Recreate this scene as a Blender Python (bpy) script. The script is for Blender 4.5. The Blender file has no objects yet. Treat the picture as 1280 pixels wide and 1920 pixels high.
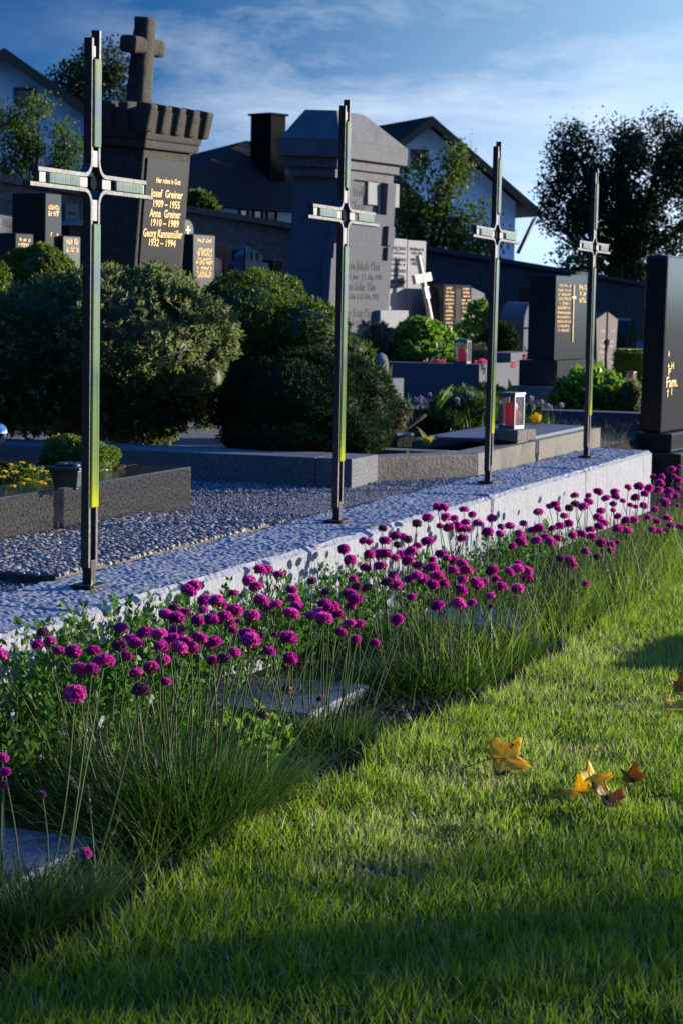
import bpy, math, random
import numpy as np
from mathutils import Vector, Matrix, noise as mnoise

# ------------------------------------------------------------------ camera
SC = bpy.context.scene
F_, PITCH, ROLL, HC = 4000.0, 0.09812, 0.01699, 0.94
cp, sp, cr, sr = math.cos(PITCH), math.sin(PITCH), math.cos(ROLL), math.sin(ROLL)
FW = np.array([0, cp, -sp]); UP0 = np.array([0, sp, cp]); R0 = np.array([1.0, 0, 0])
RT = cr * R0 + sr * UP0
UP = cr * UP0 - sr * R0
cam = bpy.data.cameras.new('camera')
cam.sensor_fit = 'HORIZONTAL'; cam.sensor_width = 36.0; cam.lens = 36.0 * F_ / 1280.0
cam.clip_start = 0.05; cam.clip_end = 3000
cam.dof.use_dof = True; cam.dof.focus_distance = 4.75; cam.dof.aperture_fstop = 27.0
camo = bpy.data.objects.new('camera', cam)
SC.collection.objects.link(camo)
m = Matrix(((RT[0], UP[0], -FW[0], 0), (RT[1], UP[1], -FW[1], 0), (RT[2], UP[2], -FW[2], HC), (0, 0, 0, 1)))
camo.matrix_world = m
SC.camera = camo

# ------------------------------------------------------------------ world and sun
SUN_AZ, SUN_EL = math.radians(68), math.radians(10.8)      # azimuth from +Y towards +X
w = bpy.data.worlds.new('World'); SC.world = w; w.use_nodes = True
nt = w.node_tree; nt.nodes.clear()
N = nt.nodes.new; L = nt.links.new
out = N('ShaderNodeOutputWorld'); bg = N('ShaderNodeBackground'); bg.inputs[1].default_value = 0.056
L(bg.outputs[0], out.inputs[0])
tc = N('ShaderNodeTexCoord')
mp = N('ShaderNodeMapping'); mp.vector_type = 'POINT'
mp.inputs['Scale'].default_value = (1, 1, 3.4); mp.inputs['Location'].default_value = (0, 0, 0.07)
L(tc.outputs['Generated'], mp.inputs[0])
sky = N('ShaderNodeTexSky'); sky.sky_type = 'NISHITA'; sky.sun_disc = False
sky.sun_elevation = SUN_EL; sky.sun_rotation = SUN_AZ
sky.air_density = 1.1; sky.dust_density = 0.6; sky.ozone_density = 3.0
L(mp.outputs[0], sky.inputs[0])
hsv = N('ShaderNodeHueSaturation'); hsv.inputs['Saturation'].default_value = 1.5
tn = N('ShaderNodeMixRGB'); tn.blend_type = 'MULTIPLY'; tn.inputs[0].default_value = 1; tn.inputs[2].default_value = (.42, .92, 1.42, 1)
L(sky.outputs[0], tn.inputs[1]); L(tn.outputs[0], hsv.inputs['Color'])
# wispy cirrus: noise over the direction, streaked
mc = N('ShaderNodeMapping'); mc.inputs['Scale'].default_value = (6.0, 6.0, 19); mc.inputs['Rotation'].default_value = (0, math.radians(-14), 0)
mc.inputs['Location'].default_value = (0.35, 0.2, 0.55)
L(tc.outputs['Generated'], mc.inputs[0])
n1 = N('ShaderNodeTexNoise'); n1.inputs['Scale'].default_value = 1.25; n1.inputs['Detail'].default_value = 11
n1.inputs['Roughness'].default_value = 0.66; n1.inputs['Distortion'].default_value = 0.35
L(mc.outputs[0], n1.inputs[0])
rp = N('ShaderNodeValToRGB'); rp.color_ramp.elements[0].position = 0.42; rp.color_ramp.elements[1].position = 0.74
L(n1.outputs[0], rp.inputs[0])
# the cirrus lies low over the horizon, the zenith is clear
sz = N('ShaderNodeSeparateXYZ'); L(tc.outputs['Generated'], sz.inputs[0])
mr = N('ShaderNodeMapRange'); mr.interpolation_type = 'SMOOTHSTEP'; L(sz.outputs[2], mr.inputs[0]); mr.inputs[1].default_value = .10; mr.inputs[2].default_value = .26; mr.inputs[3].default_value = .72; mr.inputs[4].default_value = .0
vx = N('ShaderNodeVectorMath'); vx.operation = 'DOT_PRODUCT'; L(tc.outputs['Generated'], vx.inputs[0]); vx.inputs[1].default_value = (1, 0, 0)
mx2 = N('ShaderNodeMapRange'); mx2.interpolation_type = 'SMOOTHSTEP'; L(vx.outputs['Value'], mx2.inputs[0]); mx2.inputs[1].default_value = -.15; mx2.inputs[2].default_value = .0; mx2.inputs[3].default_value = .12
c0 = N('ShaderNodeMath'); c0.operation = 'MULTIPLY'; L(mr.outputs[0], c0.inputs[0]); L(mx2.outputs[0], c0.inputs[1])
cm = N('ShaderNodeMath'); cm.operation = 'MULTIPLY'; L(rp.outputs[0], cm.inputs[0]); L(c0.outputs[0], cm.inputs[1])
# the clear zenith, deeper and stronger blue
szz = N('ShaderNodeSeparateXYZ'); L(tc.outputs['Generated'], szz.inputs[0])
zb = N('ShaderNodeMapRange'); zb.interpolation_type = 'SMOOTHSTEP'; L(szz.outputs[2], zb.inputs[0]); zb.inputs[1].default_value = .25; zb.inputs[2].default_value = .8
zm = N('ShaderNodeMixRGB'); L(zb.outputs[0], zm.inputs[0]); zm.inputs[1].default_value = (1, 1, 1, 1); zm.inputs[2].default_value = (.9, 3.9, 5.0, 1)
zs = N('ShaderNodeMixRGB'); zs.blend_type = 'MULTIPLY'; zs.inputs[0].default_value = 1; L(hsv.outputs[0], zs.inputs[1]); L(zm.outputs[0], zs.inputs[2])
# bright haze round the low sun
vn = N('ShaderNodeVectorMath'); vn.operation = 'DOT_PRODUCT'; L(tc.outputs['Generated'], vn.inputs[0])
vn.inputs[1].default_value = (math.sin(SUN_AZ) * math.cos(SUN_EL), math.cos(SUN_AZ) * math.cos(SUN_EL), math.sin(SUN_EL))
pw = N('ShaderNodeMapRange'); pw.interpolation_type = 'SMOOTHSTEP'; L(vn.outputs['Value'], pw.inputs[0]); pw.inputs[1].default_value = .25; pw.inputs[2].default_value = .78
sz0 = N('ShaderNodeSeparateXYZ'); L(tc.outputs['Generated'], sz0.inputs[0])
fz = N('ShaderNodeMapRange'); fz.interpolation_type = 'SMOOTHSTEP'; L(sz0.outputs[2], fz.inputs[0]); fz.inputs[1].default_value = .14; fz.inputs[2].default_value = .55; fz.inputs[3].default_value = 1; fz.inputs[4].default_value = .2
hz_ = N('ShaderNodeMapRange'); hz_.interpolation_type = 'SMOOTHERSTEP'; L(sz0.outputs[2], hz_.inputs[0]); hz_.inputs[1].default_value = .0; hz_.inputs[2].default_value = .15; hz_.inputs[3].default_value = 1; hz_.inputs[4].default_value = 0
h2 = N('ShaderNodeMath'); h2.operation = 'MULTIPLY'; L(hz_.outputs[0], h2.inputs[0]); L(pw.outputs[0], h2.inputs[1])
h3 = N('ShaderNodeMixRGB'); h3.blend_type = 'MULTIPLY'; h3.inputs[0].default_value = 1; L(h2.outputs[0], h3.inputs[1]); h3.inputs[2].default_value = (14.5, 13.2, 12.4, 1)
pf_ = N('ShaderNodeMath'); pf_.operation = 'MULTIPLY'; L(pw.outputs[0], pf_.inputs[0]); L(fz.outputs[0], pf_.inputs[1])
ad = N('ShaderNodeMixRGB'); ad.blend_type = 'ADD'; ad.inputs[0].default_value = 1
sc_ = N('ShaderNodeMixRGB'); sc_.blend_type = 'MULTIPLY'; sc_.inputs[0].default_value = 1; L(pf_.outputs[0], sc_.inputs[1]); sc_.inputs[2].default_value = (6.6, 9.2, 10.2, 1)
a2 = N('ShaderNodeMixRGB'); a2.blend_type = 'ADD'; a2.inputs[0].default_value = 1; L(zs.outputs[0], a2.inputs[1]); L(h3.outputs[0], a2.inputs[2])
L(a2.outputs[0], ad.inputs[1]); L(sc_.outputs[0], ad.inputs[2])
mx = N('ShaderNodeMixRGB'); L(cm.outputs[0], mx.inputs[0]); L(ad.outputs[0], mx.inputs[1])
mx.inputs[2].default_value = (9.0, 10.2, 11.8, 1)
L(mx.outputs[0], bg.inputs[0])

sun = bpy.data.lights.new('sun', 'SUN'); sun.energy = 5.0; sun.angle = math.radians(0.55); sun.color = (1.0, 0.90, 0.78)
suno = bpy.data.objects.new('sun', sun); SC.collection.objects.link(suno)
SV = Vector((math.sin(SUN_AZ) * math.cos(SUN_EL), math.cos(SUN_AZ) * math.cos(SUN_EL), math.sin(SUN_EL)))
suno.rotation_euler = SV.to_track_quat('Z', 'Y').to_euler(); suno.location = (20, 10, 12)
SC.view_settings.view_transform = 'Standard'; SC.view_settings.look = 'None'
SC.view_settings.exposure = 0.88; SC.view_settings.gamma = 1.0

# ------------------------------------------------------------------ helpers: geometry of the view and of the cemetery rows
U2 = np.array([.343, .9393, 0]); N2 = np.array([.9393, -.343, 0])     # along the wall, out of the wall towards the lawn
YAW = math.atan2(.9393, .343)
GZ = 0.262                                                            # gravel level behind the wall
def ray(x, y): return FW * F_ + RT * (x - 640) + UP * (960 - y)
def G(x, y, z=0.0):
    d = ray(x, y); return np.array([0, 0, HC]) + d * ((z - HC) / d[2])
def P(x, y, Y):
    d = ray(x, y); return np.array([0, 0, HC]) + d * (Y / d[1])
def W(a, p, z=0.0): return a * U2 + p * N2 + np.array([0, 0, z])
def along(g): return float(g[:3] @ U2), float(g[:3] @ N2)
def onplane(x, y, p0, yaw):
    """ray through a pixel meets the upright plane through p0 that contains direction yaw; gives (distance along, point)"""
    u = np.array([math.cos(yaw), math.sin(yaw), 0]); n = np.array([math.sin(yaw), -math.cos(yaw), 0])
    d = ray(x, y); o = np.array([0, 0, HC]); t = ((p0 - o) @ n) / (d @ n); q = o + d * t
    return float((q - p0) @ u), q
rng = np.random.default_rng(11)
random.seed(5)

COL = SC.collection
def tag(o, label=None, cat=None, group=None, kind=None):
    if label: o['label'] = label
    if cat: o['category'] = cat
    if group: o['group'] = group
    if kind: o['kind'] = kind
    return o
def empty(name, loc=(0, 0, 0), yaw=0.0, lean=0.0, side=0.0):
    o = bpy.data.objects.new(name, None); COL.objects.link(o)
    o.matrix_world = Matrix.Translation(Vector(loc)) @ Matrix.Rotation(yaw, 4, 'Z') @ Matrix.Rotation(lean, 4, 'X') @ Matrix.Rotation(side, 4, 'Y')
    o.empty_display_size = 0.1
    return o
def link(name, me, parent=None, loc=None):
    o = bpy.data.objects.new(name, me); COL.objects.link(o)
    if parent: o.parent = parent
    if loc is not None: o.location = loc
    return o
def np_mesh(name, V, Fq, mat, rnd=None, smooth=False):
    """mesh from numpy: V (n,3), Fq (m,k) faces of one size, rnd per-vertex random in 0..1"""
    V = np.asarray(V, np.float32); Fq = np.asarray(Fq, np.int32)
    me = bpy.data.meshes.new(name); k = Fq.shape[1]
    me.vertices.add(len(V)); me.vertices.foreach_set('co', V.ravel())
    me.loops.add(Fq.size); me.loops.foreach_set('vertex_index', Fq.ravel())
    me.polygons.add(len(Fq)); me.polygons.foreach_set('loop_start', np.arange(0, Fq.size, k, dtype=np.int32))
    me.polygons.foreach_set('loop_total', np.full(len(Fq), k, np.int32))
    if smooth: me.polygons.foreach_set('use_smooth', np.ones(len(Fq), bool))
    if rnd is not None:
        at = me.attributes.new('rnd', 'FLOAT', 'POINT'); at.data.foreach_set('value', np.asarray(rnd, np.float32))
    me.update(calc_edges=True)
    if mat: me.materials.append(mat)
    return me
class MB:
    """collects boxes, prisms, tubes and lathes, builds one mesh"""
    def __init__(s): s.v = []; s.f = []; s.sm = []
    def add(s, V, Fs, smooth=False):
        b = len(s.v); s.v += [tuple(map(float, v)) for v in V]
        for f in Fs: s.f.append([b + i for i in f]); s.sm.append(smooth)
        return s
    def box(s, x0, x1, y0, y1, z0, z1, tx=0.0, ty=0.0):
        return s.add([(x0, y0, z0), (x1, y0, z0), (x1, y1, z0), (x0, y1, z0), (x0 + tx, y0 + ty, z1), (x1 - tx, y0 + ty, z1), (x1 - tx, y1 - ty, z1), (x0 + tx, y1 - ty, z1)],
                     [(0, 3, 2, 1), (4, 5, 6, 7), (0, 1, 5, 4), (1, 2, 6, 5), (2, 3, 7, 6), (3, 0, 4, 7)])
    def prism(s, pts, y0, y1):
        """outline in x,z (counter-clockwise seen from the front, -y) given a depth"""
        n = len(pts)
        V = [(x, y0, z) for x, z in pts] + [(x, y1, z) for x, z in pts]
        Fs = [list(range(n)), list(range(2 * n - 1, n - 1, -1))]
        for i in range(n):
            j = (i + 1) % n; Fs.append((j, i, n + i, n + j))
        return s.add(V, Fs)
    def tube(s, pts, radii, n=6, smooth=True, cap=True):
        pts = [Vector(p) for p in pts]; V = []; Fs = []
        if not hasattr(radii, '__len__'): radii = [radii] * len(pts)
        for i, p in enumerate(pts):
            d = (pts[min(i + 1, len(pts) - 1)] - pts[max(i - 1, 0)]).normalized()
            a = d.orthogonal().normalized() if i == 0 else (pa - d * pa.dot(d)).normalized()
            pa = a; b = d.cross(a)
            for k in range(n):
                t = 2 * math.pi * k / n; V.append(p + (a * math.cos(t) + b * math.sin(t)) * radii[i])
        for i in range(len(pts) - 1):
            for k in range(n):
                k2 = (k + 1) % n; Fs.append((i * n + k, i * n + k2, (i + 1) * n + k2, (i + 1) * n + k))
        if cap: Fs.append(tuple(range(n - 1, -1, -1))); Fs.append(tuple(range((len(pts) - 1) * n, len(pts) * n)))
        return s.add(V, Fs, smooth)
    def lathe(s, prof, n=20, cx=0, cy=0, sx=1, sy=1):
        V = []; Fs = []
        for r, z in prof:
            for k in range(n):
                t = 2 * math.pi * k / n; V.append((cx + r * math.cos(t) * sx, cy + r * math.sin(t) * sy, z))
        for i in range(len(prof) - 1):
            for k in range(n):
                k2 = (k + 1) % n; Fs.append((i * n + k, i * n + k2, (i + 1) * n + k2, (i + 1) * n + k))
        Fs.append(tuple(range(n - 1, -1, -1))); Fs.append(tuple(range((len(prof) - 1) * n, len(prof) * n)))
        return s.add(V, Fs, True)
    def strip(s, pts, half, y0, y1):
        """flat bar: centre line in x,z, half thickness, depth y0..y1"""
        L_, R_ = [], []
        for i, (x, z) in enumerate(pts):
            ax, az = pts[max(i - 1, 0)]; bx, bz = pts[min(i + 1, len(pts) - 1)]
            l = math.hypot(bx - ax, bz - az); nx, nz = -(bz - az) / l, (bx - ax) / l
            L_.append((x + nx * half, z + nz * half)); R_.append((x - nx * half, z - nz * half))
        n = len(pts); V = [(x, y0, z) for x, z in L_] + [(x, y0, z) for x, z in R_] + [(x, y1, z) for x, z in L_] + [(x, y1, z) for x, z in R_]
        Fs = []
        for i in range(n - 1):
            Fs += [(n + i, n + i + 1, i + 1, i), (2 * n + i, 2 * n + i + 1, 3 * n + i + 1, 3 * n + i), (i, i + 1, 2 * n + i + 1, 2 * n + i), (n + i + 1, n + i, 3 * n + i, 3 * n + i + 1)]
        Fs += [(0, 2 * n, 3 * n, n), (n - 1, 2 * n - 1, 4 * n - 1, 3 * n - 1)]
        return s.add(V, Fs)
    def build(s, name, mat, parent=None, bevel=0.0, loc=None, seg=2):
        me = bpy.data.meshes.new(name); me.from_pydata(s.v, [], s.f)
        me.polygons.foreach_set('use_smooth', s.sm); me.update()
        import bmesh
        bm = bmesh.new(); bm.from_mesh(me); bmesh.ops.recalc_face_normals(bm, faces=bm.faces); bm.to_mesh(me); bm.free()
        me.materials.append(mat)
        o = link(name, me, parent, loc)
        if bevel:
            b = o.modifiers.new('bevel', 'BEVEL'); b.width = bevel; b.segments = seg; b.limit_method = 'ANGLE'; b.angle_limit = math.radians(35)
        return o

# ------------------------------------------------------------------ materials
def mat_base(name):
    mt = bpy.data.materials.new(name); mt.use_nodes = True; t = mt.node_tree
    return mt, t, t.nodes['Principled BSDF'], t.nodes['Material Output']
def nd(t, typ, **kw):
    n = t.nodes.new(typ)
    for k, v in kw.items(): setattr(n, k, v)
    return n
def setin(n, **kw):
    for k, v in kw.items(): n.inputs[k.replace('_', ' ')].default_value = v
def ramp(t, src, stops):
    r = nd(t, 'ShaderNodeValToRGB'); e = r.color_ramp.elements
    while len(e) < len(stops): e.new(0.5)
    for i, (p, c) in enumerate(stops): e[i].position = p; e[i].color = (*c, 1) if len(c) == 3 else c
    t.links.new(src, r.inputs[0]); return r.outputs[0]
def tex(t, kind, scale, detail=4, rough=0.6, vec=None, dist=0.0):
    n = nd(t, kind); n.inputs['Scale'].default_value = scale
    if kind == 'ShaderNodeTexNoise': setin(n, Detail=detail, Roughness=rough, Distortion=dist)
    if vec is not None: t.links.new(vec, n.inputs['Vector'])
    return n
def mixc(t, fac, a, b, mode='MIX'):
    n = nd(t, 'ShaderNodeMixRGB', blend_type=mode)
    for i, v in ((0, fac), (1, a), (2, b)):
        if isinstance(v, (int, float)): n.inputs[i].default_value = v
        elif isinstance(v, tuple): n.inputs[i].default_value = (*v, 1)
        else: t.links.new(v, n.inputs[i])
    return n.outputs[0]
def bump(t, bsdf, h, strength=0.4, dist=0.01, prev=None):
    b = nd(t, 'ShaderNodeBump'); setin(b, Strength=strength, Distance=dist); t.links.new(h, b.inputs['Height'])
    if prev is not None: t.links.new(prev, b.inputs['Normal'])
    t.links.new(b.outputs[0], bsdf.inputs['Normal']); return b.outputs[0]
def m_granite(name, light, dark, fleck=(0.02, 0.02, 0.02), scale=160, rough=0.75, stain=0.35, stain_col=(0.08, 0.07, 0.05), bs=0.5, bd=0.004, spec=0.3, moss=None):
    mt, t, b, o = mat_base(name)
    co = nd(t, 'ShaderNodeTexCoord').outputs['Object']
    n1 = tex(t, 'ShaderNodeTexNoise', scale, 3, 0.7, co)
    c = ramp(t, n1.outputs[0], [(0.42, dark), (0.56, light)])
    v = tex(t, 'ShaderNodeTexVoronoi', scale * 0.9, vec=co)
    c = mixc(t, ramp(t, v.outputs['Distance'], [(0.10, (1, 1, 1)), (0.22, (0, 0, 0))]), c, fleck)
    n2 = tex(t, 'ShaderNodeTexNoise', 4.5, 8, 0.68, co, 0.6)
    st = ramp(t, n2.outputs[0], [(0.48, (0, 0, 0)), (0.72, (stain, stain, stain))])
    c = mixc(t, st, c, stain_col)
    if moss:
        n3 = tex(t, 'ShaderNodeTexNoise', 9, 8, 0.7, co)
        c = mixc(t, ramp(t, n3.outputs[0], [(0.5, (0, 0, 0)), (0.66, (.75, .75, .75))]), c, moss)
    t.links.new(c, b.inputs['Base Color']); setin(b, Roughness=rough); b.inputs['Specular IOR Level'].default_value = spec
    n4 = tex(t, 'ShaderNodeTexNoise', scale * 0.55, 4, 0.7, co)
    bump(t, b, n4.outputs[0], bs, bd)
    return mt
def m_plain(name, col, rough=0.5, metal=0.0, spec=0.5, var=0.12, scale=40, bs=0.0, bd=0.002):
    mt, t, b, o = mat_base(name)
    co = nd(t, 'ShaderNodeTexCoord').outputs['Object']
    n = tex(t, 'ShaderNodeTexNoise', scale, 5, 0.65, co)
    d = tuple(max(0, x * (1 - var)) for x in col); l = tuple(min(1, x * (1 + var)) for x in col)
    t.links.new(ramp(t, n.outputs[0], [(0.3, d), (0.7, l)]), b.inputs['Base Color'])
    setin(b, Roughness=rough, Metallic=metal); b.inputs['Specular IOR Level'].default_value = spec
    if bs: bump(t, b, n.outputs[0], bs, bd)
    return mt
def m_leaf(name, c1, c2, trans=0.35, tcol=None, rough=0.45, spec=0.4, c3=None, objvar=0.0, tmix=0.75):
    """leaf: colour varies from leaf to leaf by the rnd attribute, light passes through the blade"""
    mt, t, b, o = mat_base(name)
    a = nd(t, 'ShaderNodeAttribute', attribute_name='rnd')
    stops = [(0.0, c1), (0.8, c2)] + ([(1.0, c3)] if c3 else [])
    c = ramp(t, a.outputs['Fac'], stops)
    if objvar:                                              # every flower its own shade
        oi = nd(t, 'ShaderNodeObjectInfo'); hv = nd(t, 'ShaderNodeHueSaturation'); t.links.new(c, hv.inputs['Color'])
        for o_, lo, hi in (('Hue', .485, .512), ('Value', 1 - objvar, 1 + objvar * 1.1), ('Saturation', 1.02, .80)):
            mr_ = nd(t, 'ShaderNodeMapRange'); t.links.new(oi.outputs['Random'], mr_.inputs[0]); mr_.inputs[3].default_value = lo; mr_.inputs[4].default_value = hi; t.links.new(mr_.outputs[0], hv.inputs[o_])
        c = hv.outputs[0]
    t.links.new(c, b.inputs['Base Color']); setin(b, Roughness=rough); b.inputs['Specular IOR Level'].default_value = spec
    tr = nd(t, 'ShaderNodeBsdfTranslucent')
    t.links.new(mixc(t, tmix, c, tcol, 'MIX') if tcol else c, tr.inputs[0])
    ms = nd(t, 'ShaderNodeMixShader'); ms.inputs[0].default_value = trans
    t.links.new(b.outputs[0], ms.inputs[1]); t.links.new(tr.outputs[0], ms.inputs[2]); t.links.new(ms.outputs[0], o.inputs[0])
    return mt

M = {}
M['wall_granite'] = m_granite('rough grey granite', (.30, .307, .332), (.235, .246, .278), (.12, .125, .14), 95, .8, .16, (.25, .24, .2), .8, .006)
M['pale_granite'] = m_granite('pale granite', (.150, .154, .170), (.098, .102, .115), (.05, .05, .055), 110, .9, .12, (.12, .115, .11), .3, .002, .1)
M['light_granite'] = m_granite('light grey granite', (.29, .29, .30), (.19, .195, .205), (.08, .08, .085), 110, .8, .12, (.16, .15, .14), .3, .002)
M['grey_granite'] = m_granite('weathered grey granite', (.20, .20, .21), (.105, .11, .115), (.04, .04, .04), 105, .85, .55, (.07, .065, .055), .5, .003, .1)
M['brown_granite'] = m_granite('old brown granite', (.075, .070, .062), (.036, .034, .029), (.016, .016, .016), 85, .9, .75, (.035, .032, .026), .8, .005, moss=(.07, .062, .03))
M['dark_granite'] = m_granite('dark polished granite', (.034, .034, .037), (.016, .016, .018), (.006, .006, .007), 110, .16, .10, (.02, .02, .02), .02, .001, .18)
M['black_granite'] = m_granite('black granite', (.022, .022, .025), (.011, .011, .013), (.005, .005, .005), 120, .25, .08, (.02, .02, .02), .02, .001, .25)
M['red_granite'] = m_granite('brown red granite', (.085, .05, .046), (.045, .026, .024), (.02, .014, .014), 200, .6, .1, (.03, .025, .025), .08, .001, .2)
M['kerb_granite'] = m_granite('dark grey kerb granite', (.050, .048, .047), (.010, .0095, .0095), (.008, .008, .008), 120, .17, .12, (.02, .019, .017), .03, .001, .4)
M['concrete'] = m_granite('weathered concrete', (.24, .22, .19), (.14, .13, .115), (.07, .065, .06), 110, .9, .6, (.06, .055, .045), .9, .006, .15)
M['slab_granite'] = m_granite('blue grey slab', (.11, .13, .17), (.065, .078, .105), (.035, .04, .05), 90, .6, .12, (.16, .16, .17), .4, .003)
M['wall_concrete'] = m_granite('old cemetery wall', (.10, .105, .11), (.055, .058, .062), (.03, .03, .03), 25, .95, .5, (.03, .03, .03), .6, .02, .1)
M['steel'] = m_plain('dark forged steel', (.085, .085, .09), .55, 1.0, .5, .35, 90, .35, .0015)
M['foot_steel'] = m_plain('black foot steel', (.03, .03, .032), .5, .6, .4, .3, 90, .3, .0015)
M['steel_plate'] = m_plain('dull zinc plate', (.14, .14, .148), .6, 1.0, .5, .15, 120, .15, .001)
M['black_steel'] = m_plain('black painted steel', (.007, .007, .008), .8, 0.0, .04, .2, 90)
M['gold'] = m_plain('gold leaf letters', (.50, .33, .13), .5, .35, .5, .1, 300)
M['grey_letters'] = m_plain('grey painted letters', (.035, .037, .042), .7, 0, .3, .1, 300)
M['white_letters'] = m_plain('white letters', (.6, .6, .58), .6)
M['bronze'] = m_plain('patinated bronze', (.075, .10, .10), .5, .6, .5, .35, 60, .3, .002)
M['chrome'] = m_plain('polished steel', (.8, .8, .82), .06, 1.0, .5, .02)
M['alu'] = m_plain('aluminium lantern frame', (.22, .22, .22), .5, .5, .5, .1)
M['dark_alu'] = m_plain('grey lantern frame', (.12, .13, .15), .45, .5, .5, .15)
M['wood'] = m_plain('pale weathered wood', (.46, .42, .38), .7, 0, .3, .25, 25, .3, .002)
M['white_paint'] = m_plain('white plaque', (.75, .77, .8), .5)
M['plaster'] = m_plain('shade blue house plaster', (.46, .66, .84), .9, 0, .1, .05, 3)  # white walls, with the blue of their shade put into the colour
M['roof'] = m_plain('dark roof', (.035, .030, .030), .7, 0, .3, .3, 8)
M['dark_wood'] = m_plain('dark brown timber', (.05, .035, .025), .7)
M['window_glass'] = m_plain('window glass', (.03, .05, .07), .08, 0, .8, .1)
M['bark'] = m_plain('bark', (.075, .058, .042), .9, 0, .2, .4, 30, .8, .02)
M['soil'] = m_granite('dark garden soil', (.045, .032, .022), (.02, .014, .01), (.01, .008, .006), 60, .95, .5, (.012, .009, .007), 1.0, .02, .1)
M['ember'] = m_plain('red candle glass', (.85, .014, .012), .25, 0, .5, .08)
_t = M['ember'].node_tree; _b = _t.nodes['Principled BSDF']; _tr = nd(_t, 'ShaderNodeBsdfTranslucent'); _tr.inputs[0].default_value = (.95, .02, .015, 1); _ms = nd(_t, 'ShaderNodeMixShader'); _ms.inputs[0].default_value = .55
_t.links.new(_b.outputs[0], _ms.inputs[1]); _t.links.new(_tr.outputs[0], _ms.inputs[2]); _t.links.new(_ms.outputs[0], _t.nodes['Material Output'].inputs[0])
M['plant_soil'] = M['soil']

def m_roof_tiles():
    mt, t, b, o = mat_base('roof tiles')
    co = nd(t, 'ShaderNodeTexCoord').outputs['Object']
    wv = nd(t, 'ShaderNodeTexWave', wave_type='BANDS', bands_direction='Z'); wv.inputs['Scale'].default_value = 3.4
    wv.inputs['Distortion'].default_value = 0.15
    t.links.new(co, wv.inputs[0])
    c = ramp(t, wv.outputs[0], [(0.1, (.010, .009, .010)), (0.6, (.024, .020, .020))])
    t.links.new(c, b.inputs['Base Color']); setin(b, Roughness=.85); b.inputs['Specular IOR Level'].default_value = .12; bump(t, b, wv.outputs[0], .8, .05)
    return mt
M['roof'] = m_roof_tiles()
def m_glass_strip(stops, name='green fused glass'):
    """fused art glass: yellow at the ends, green with a blue cloud in between"""
    mt, t, b, o = mat_base(name)
    tcn = nd(t, 'ShaderNodeTexCoord')
    gx = nd(t, 'ShaderNodeSeparateXYZ'); t.links.new(tcn.outputs['Generated'], gx.inputs[0])
    nz = tex(t, 'ShaderNodeTexNoise', 7, 3, .6, tcn.outputs['Object'])
    mth = nd(t, 'ShaderNodeMath', operation='MULTIPLY_ADD'); t.links.new(nz.outputs[0], mth.inputs[0]); mth.inputs[1].default_value = .22
    t.links.new(gx.outputs[2], mth.inputs[2])
    c = ramp(t, mth.outputs[0], stops)
    fine = tex(t, 'ShaderNodeTexNoise', 260, 2, .6, tcn.outputs['Object'])
    mpz = nd(t, 'ShaderNodeMapping'); mpz.inputs['Scale'].default_value = (300, 300, 3); t.links.new(tcn.outputs['Object'], mpz.inputs[0])
    strk = tex(t, 'ShaderNodeTexNoise', 1.0, 3, .6, mpz.outputs[0])
    c = mixc(t, .8, c, ramp(t, strk.outputs[0], [(.32, (.45, .45, .45)), (.62, (1.15, 1.15, 1.1))]), 'MULTIPLY')
    c = mixc(t, .25, c, fine.outputs[0], 'OVERLAY')
    t.links.new(c, b.inputs['Base Color']); setin(b, Roughness=.18); b.inputs['Specular IOR Level'].default_value = .6
    b.inputs['Transmission Weight'].default_value = .35
    tr = nd(t, 'ShaderNodeBsdfTranslucent'); t.links.new(c, tr.inputs[0])
    ms = nd(t, 'ShaderNodeMixShader'); ms.inputs[0].default_value = .3
    t.links.new(b.outputs[0], ms.inputs[1]); t.links.new(tr.outputs[0], ms.inputs[2]); t.links.new(ms.outputs[0], o.inputs[0])
    return mt
M['art_glass'] = m_glass_strip([(0.10, (.80, .84, .03)), (0.17, (.46, .58, .08)), (0.30, (.26, .40, .13)), (0.50, (.22, .35, .16)), (0.58, (.16, .26, .22)), (0.66, (.27, .40, .22)), (0.86, (.25, .37, .23)), (0.93, (.22, .29, .38)), (1.0, (.26, .38, .24))])
M['pale_glass'] = m_glass_strip([(0.0, (.23, .36, .20)), (0.38, (.27, .37, .25)), (0.55, (.25, .31, .38)), (0.75, (.29, .38, .28)), (0.98, (.36, .42, .20))], 'pale fused glass')
def m_clear():
    mt, t, b, o = mat_base('lantern pane')
    tr = nd(t, 'ShaderNodeBsdfTransparent'); tr.inputs[0].default_value = (.85, .88, .9, 1)
    ms = nd(t, 'ShaderNodeMixShader'); ms.inputs[0].default_value = .12
    setin(b, Roughness=.05); b.inputs['Base Color'].default_value = (.5, .53, .56, 1)
    t.links.new(tr.outputs[0], ms.inputs[1]); t.links.new(b.outputs[0], ms.inputs[2]); t.links.new(ms.outputs[0], o.inputs[0])
    return mt
M['pane'] = m_clear()
def m_ground(name, stops, scale, bs, bd):
    mt, t, b, o = mat_base(name)
    co = nd(t, 'ShaderNodeTexCoord').outputs['Object']
    v = tex(t, 'ShaderNodeTexVoronoi', scale, vec=co)
    n = tex(t, 'ShaderNodeTexNoise', 3, 6, .6, co)
    c = ramp(t, v.outputs['Color'], stops)
    c = mixc(t, .45, c, n.outputs[0], 'MULTIPLY')
    t.links.new(c, b.inputs['Base Color']); setin(b, Roughness=.9); bump(t, b, v.outputs['Distance'], bs, bd)
    return mt
M['gravel'] = m_ground('blue grey grit', [(0.0, (.07, .076, .09)), (0.5, (.14, .15, .175)), (1.0, (.25, .26, .29))], 120, 1.0, .012)
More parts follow.
